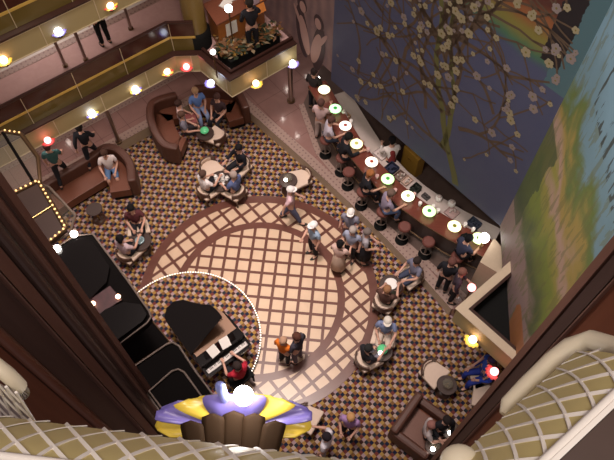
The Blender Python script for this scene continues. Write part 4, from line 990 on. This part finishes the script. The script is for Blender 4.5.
stand('black-haired woman in a beige skirt and pale top dancing', 340, 244, 356, 240, top=(.52, .36, .32), bottom=('skirt', (.46, .34, .27)), hair=(.008, .007, .008), longhair=True, arms=('knee', 'lap'), h=1.62)
stand('man in dark clothes dancing at the lower part of the dance floor', 297, 337, 285, 352, top=(.045, .04, .055), bottom=('trousers', (.12, .10, .13)), hair=(.08, .03, .02), arms=('down', 'lap'), sleeve='long', h=1.74)
stand('woman in an orange top dancing with the man in dark clothes', 283, 341, 295, 348, top=(.65, .16, .02), bottom=('trousers', DK), hair=(.40, .24, .16), arms=('lap', 'down'), h=1.6)
# left side
sitting('man in a white shirt and blue shorts sitting on the long left sofa', 104, 153, 116, 196, top=(.72, .64, .64), bottom=('shorts', (.10, .18, .34)), hair=(.07, .035, .025), arms=('knee', 'lap'), seat=.44)
stand('person in black walking on the marble walkway under the bluish sconce', 79, 128, 96, 152, z=ZW, pose='walk', top=DK, bottom=('trousers', DK), hair=(.02, .015, .015), arms=('swingf', 'swingb'), sleeve='long')
stand('person in a teal patterned shirt on the walkway beside the lift', 47, 147, 64, 162, z=ZW, pose='walk', top=(.05, .12, .12), bottom=('trousers', (.02, .02, .025)), hair=(.10, .05, .04), arms=('swingf', 'down'))
# sofa group
sitting('person in a white and pink top at the left of the sofa group', 178, 104, 205, 118, top=(.66, .50, .48), bottom=('skirt', (.25, .08, .08)), hair=(.05, .025, .02), arms=('lap', 'lap'), seat=.44)
sitting('man in a grey shirt and dark shorts in front on the curved sofa', 181, 115, 205, 130, top=(.17, .16, .20), bottom=('shorts', (.03, .025, .03)), hair=(.10, .055, .04), arms=('knee', 'lap'), seat=.44)
sitting('person in bright blue with pale blue trousers on the sofa', 195, 91, 206, 122, top=(.12, .22, .52), bottom=('trousers', (.26, .34, .58)), hair=(.38, .24, .14), arms=('knee', 'lap'), seat=.44)
sitting('person in black with a red accent sitting at the right of the sofa group', 217, 97, 210, 130, top=(.05, .03, .035), bottom=('trousers', DK), hair=(.07, .035, .03), arms=('lap', 'lap'), seat=.44)
# tables
onseat(chairs['B'], 'man in a white shirt at the table of cups', top=(.78, .73, .74), bottom=('trousers', DK), hair=(.09, .05, .04), arms=('fwd', 'knee'))
onseat(chairs['C'], 'person in black with dark hair at the table of cups', top=(.012, .012, .018), bottom=('trousers', DK), hair=(.01, .008, .01), arms=('fwd', 'lap'), sleeve='long')
onseat(chairs['D'], 'grey-haired man in a blue shirt at the table of cups', top=(.10, .13, .27), bottom=('trousers', DK), hair=(.35, .28, .25), arms=('fwd', 'knee'))
onseat(chairs['G'], 'dark-haired person in black and dull red at the left table', top=(.10, .03, .035), bottom=('trousers', DK), hair=(.008, .007, .008), arms=('lap', 'fwd'))
onseat(chairs['H'], 'dark-haired person in a pale pink top at the left table', top=(.55, .42, .46), bottom=('trousers', DK), hair=(.008, .007, .008), arms=('fwd', 'lap'), longhair=True)
onseat(chairs['O'], 'person in a grey shirt with bare legs sitting by the step', top=(.17, .17, .24), bottom=('shorts', (.05, .06, .10)), hair=(.03, .02, .018), arms=('knee', 'fwd'))
onseat(chairs['I'], 'sunburnt person in a dark top by the white plate table', top=(.10, .05, .04), bottom=('shorts', (.03, .03, .02)), hair=(.28, .14, .07), arms=('fwd', 'knee'))
onseat(chairs['J'], 'person in a blue-grey shirt, pale trousers and white cap at right of the dance floor', top=(.20, .24, .40), bottom=('trousers', (.55, .45, .38)), cap=(.62, .58, .52), arms=('lap', 'fwd'))
onseat(chairs['K'], 'person in black and grey by the green table lamp', top=(.02, .02, .025), bottom=('trousers', (.10, .09, .11)), hair=(.02, .02, .02), arms=('fwd', 'lap'))
onseat(chairs['P'], 'person in bright blue sitting against the right balcony', top=(.03, .07, .48), bottom=('trousers', (.03, .05, .30)), hair=(.10, .04, .03), arms=('knee', 'lap'), sleeve='long')
stand('second person in bright blue, standing behind the seated one', 492, 360, 470, 380, top=(.04, .10, .50), bottom=('trousers', (.04, .06, .2)), hair=(.05, .03, .08), arms=('lap', 'down'), h=1.55)
stand('blond person in a purple shirt at the bottom of the carpet', 351, 417, 342, 450, top=(.36, .22, .44), bottom=('trousers', DK), hair=(.50, .28, .12), arms=('lap', 'lap'), h=1.62)
stand('dark-haired person in a white shirt half hidden by the lattice front', 327, 437, 300, 440, top=(.72, .70, .78), bottom=('trousers', (.3, .28, .3)), hair=(.02, .015, .02), arms=('fwd', 'down'))
sitting('woman in black and white in the rust armchair at the bottom', 431, 425, 455, 440, top=(.50, .44, .44), bottom=('trousers', DK), hair=(.30, .14, .12), arms=('fwd', 'lap'), seat=.42)
stand('person in black beside the bright lamp at the bottom right', 447, 420, 436, 440, top=DK, bottom=('trousers', DK), hair=(.02, .015, .015), arms=('lap', 'lap'), sleeve='long', h=1.66)
# pianist
person('pianist in red at the grand piano', bench.location.x, bench.location.y, zs, pa, 'sit', seat=.48, top=(.42, .02, .04), bottom=('trousers', DK), hair=(.03, .02, .018), arms=('fwd', 'fwd'))
# bar
def barface(k): return math.atan2(*(lambda q, s: (q.y-s.y, q.x-s.x))(min(bp, key=lambda w: (w-V2(STOOLS[k].location)).length), V2(STOOLS[k].location)))-R(90)
def patron(k, label, **kw):
    s_ = STOOLS[k]; a = barface(k); return person(label, s_.location.x, s_.location.y, ZW, a, 'sit', seat=.80, lean=10, **kw)
stand('person in pale pink standing at the far end of the bar', 321, 103, 336, 106, z=ZW, top=(.58, .42, .42), bottom=('trousers', (.45, .36, .34)), hair=(.12, .06, .05), arms=('fwd', 'lap'))
patron('f', 'patron in a pale lilac shirt at the bar', top=(.50, .46, .54), bottom=('trousers', (.05, .06, .09)), hair=(.10, .05, .04), arms=('fwd', 'fwd'))
patron('g', 'big patron in black at the bar by the yellow lamp', top=DK, bottom=('trousers', DK), hair=(.01, .01, .01), arms=('fwd', 'fwd'), sleeve='long', h=1.85)
patron('b', 'amber-haired patron in black at the bar', top=DK, bottom=('trousers', DK), hair=(.36, .14, .05), arms=('fwd', 'lap'), longhair=True)
patron('c', 'patron in a grey-lilac shirt and jeans at the bar', top=(.26, .22, .30), bottom=('trousers', JEANS), hair=(.15, .10, .08), arms=('fwd', 'knee'))
patron('h', 'black-haired patron in dark blue near the bar end', top=(.04, .045, .08), bottom=('trousers', DK), hair=(.008, .008, .01), arms=('fwd', 'lap'))
stand('person in black standing behind the patrons near the bar end', 452, 262, 462, 250, z=ZW, top=DK, bottom=('trousers', DK), hair=(.14, .06, .05), arms=('lap', 'down'), sleeve='long')
stand('person in black and muted purple at the step below the bar end', 462, 272, 452, 300, z=ZW, top=(.05, .035, .05), bottom=('trousers', DK), hair=(.20, .09, .07), arms=('down', 'lap'), sleeve='long')
stand('bartender in a white shirt and maroon vest behind the bar', 394, 145, 381, 158, z=ZW, top=(.75, .68, .66), bottom=('trousers', DK), vest=(.20, .03, .03), hair=(.01, .008, .01), arms=('fwd', 'fwd'), sleeve='long', lean=14)
stand('dark-clad person by the mural at the far end of the bar', 314, 72, 326, 92, z=ZW, top=(.03, .025, .025), bottom=('trousers', DK), hair=(.03, .02, .02), arms=('down', 'lap'), sleeve='long')
# upper promenade
p = P(107, 45, Z1); person('person in black trousers and a beige shirt on the upper promenade', p.x, p.y, Z1, R(40), 'stand', top=(.42, .33, .26), bottom=('trousers', (.01, .01, .012)), hair=(.1, .06, .05))
p = P(254, 52, Z1); person('man in black standing at the kiosk', p.x, p.y, Z1, R(20), 'stand', top=DK, bottom=('trousers', DK), hair=(.02, .015, .012), arms=('fwd', 'lap'), sleeve='long')
p = P(22, 22, Z2+.6); person('person in black beyond the upper balcony rail in the top left corner', p.x, p.y, Z2+.6, R(200), 'stand', top=DK, bottom=('trousers', DK), hair=(.02, .015, .012), sleeve='long')

# ------------------------------------------------------------------ light: the atrium's lamps and an added mural wash
def area(name, loc, target, size, power, col, spread=180):
    l = bpy.data.lights.new(name, 'AREA'); l.energy = power; l.size = size; l.color = col; l.spread = R(spread)
    o = bpy.data.objects.new(name, l); COL.objects.link(o); o.location = loc
    o.rotation_euler = (Vector(target)-Vector(loc)).to_track_quat('-Z', 'Y').to_euler(); return o
WARM = (1, .83, .76)
area('atrium_light', (-2, 8.5, 25), (-2, 9, 0), 6, 600, WARM, 75)
area('atrium_light', (-1.5, 7, 22), (-1.2, 7.2, 0), 1.5, 110, (1, .86, .78), 30)
area('promenade_light', (-7.5, 14.2, 5.3), (-7.5, 14.0, 3.3), 2.5, 60, WARM)
area('near_light', (.2, -.6, 18.5), (.3, .6, 14), 1.2, 115, (1, .88, .76))
for k in range(3):
    q = QA-D1*(1.2+2.6*k)+nL*.9; area('walkway_light', (q.x, q.y, 2.66), (q.x+.4, q.y-.6, 0), .8, 22, WARM)
q = QC+(QE-QC)*.5+nL*.6; area('walkway_light', (q.x, q.y, 2.66), (q.x, q.y-.5, 0), .6, 16, WARM)
area('mural_fill', (-2, 3, 15.5), (4.8, 6.5, 6), 1.5, 165, (1, .92, .85), 75)  # added wash to brighten the right mural, no fixture known here
for px, py in ((69, 143), (62, 170), (106, 108), (283, 119), (297, 136), (307, 77), (287, 89), (318, 152)):
    q = P(px, py, ZW); k = (2.6-ZW)/(H-ZW); l = bpy.data.lights.new('downlight', 'POINT'); l.energy = 4; l.shadow_soft_size = .05; l.color = (1, .86, .76)
    o = bpy.data.objects.new('downlight', l); COL.objects.link(o); o.location = (q.x*(1+k), q.y*(1+k), 2.6)
area('balcony_light', (-1, 5, 12), (-5, 11, 3.0), 2.0, 70, (1, .82, .62), 80)
l = bpy.data.lights.new('sconce_light', 'POINT'); l.energy = 4; l.shadow_soft_size = .045; l.color = (1, .92, .85); o = bpy.data.objects.new('sconce_light', l); COL.objects.link(o); o.location = nc+Vector((.045, .075, .17))
w = bpy.data.worlds.new('world'); sc.world = w; w.use_nodes = True; w.node_tree.nodes['Background'].inputs[0].default_value = (.22, .16, .15, 1); w.node_tree.nodes['Background'].inputs[1].default_value = .75
vs = sc.view_settings; vs.view_transform = 'Standard'; vs.look = 'None'; vs.gamma = 1; vs.use_curve_mapping = False; vs.exposure = .08
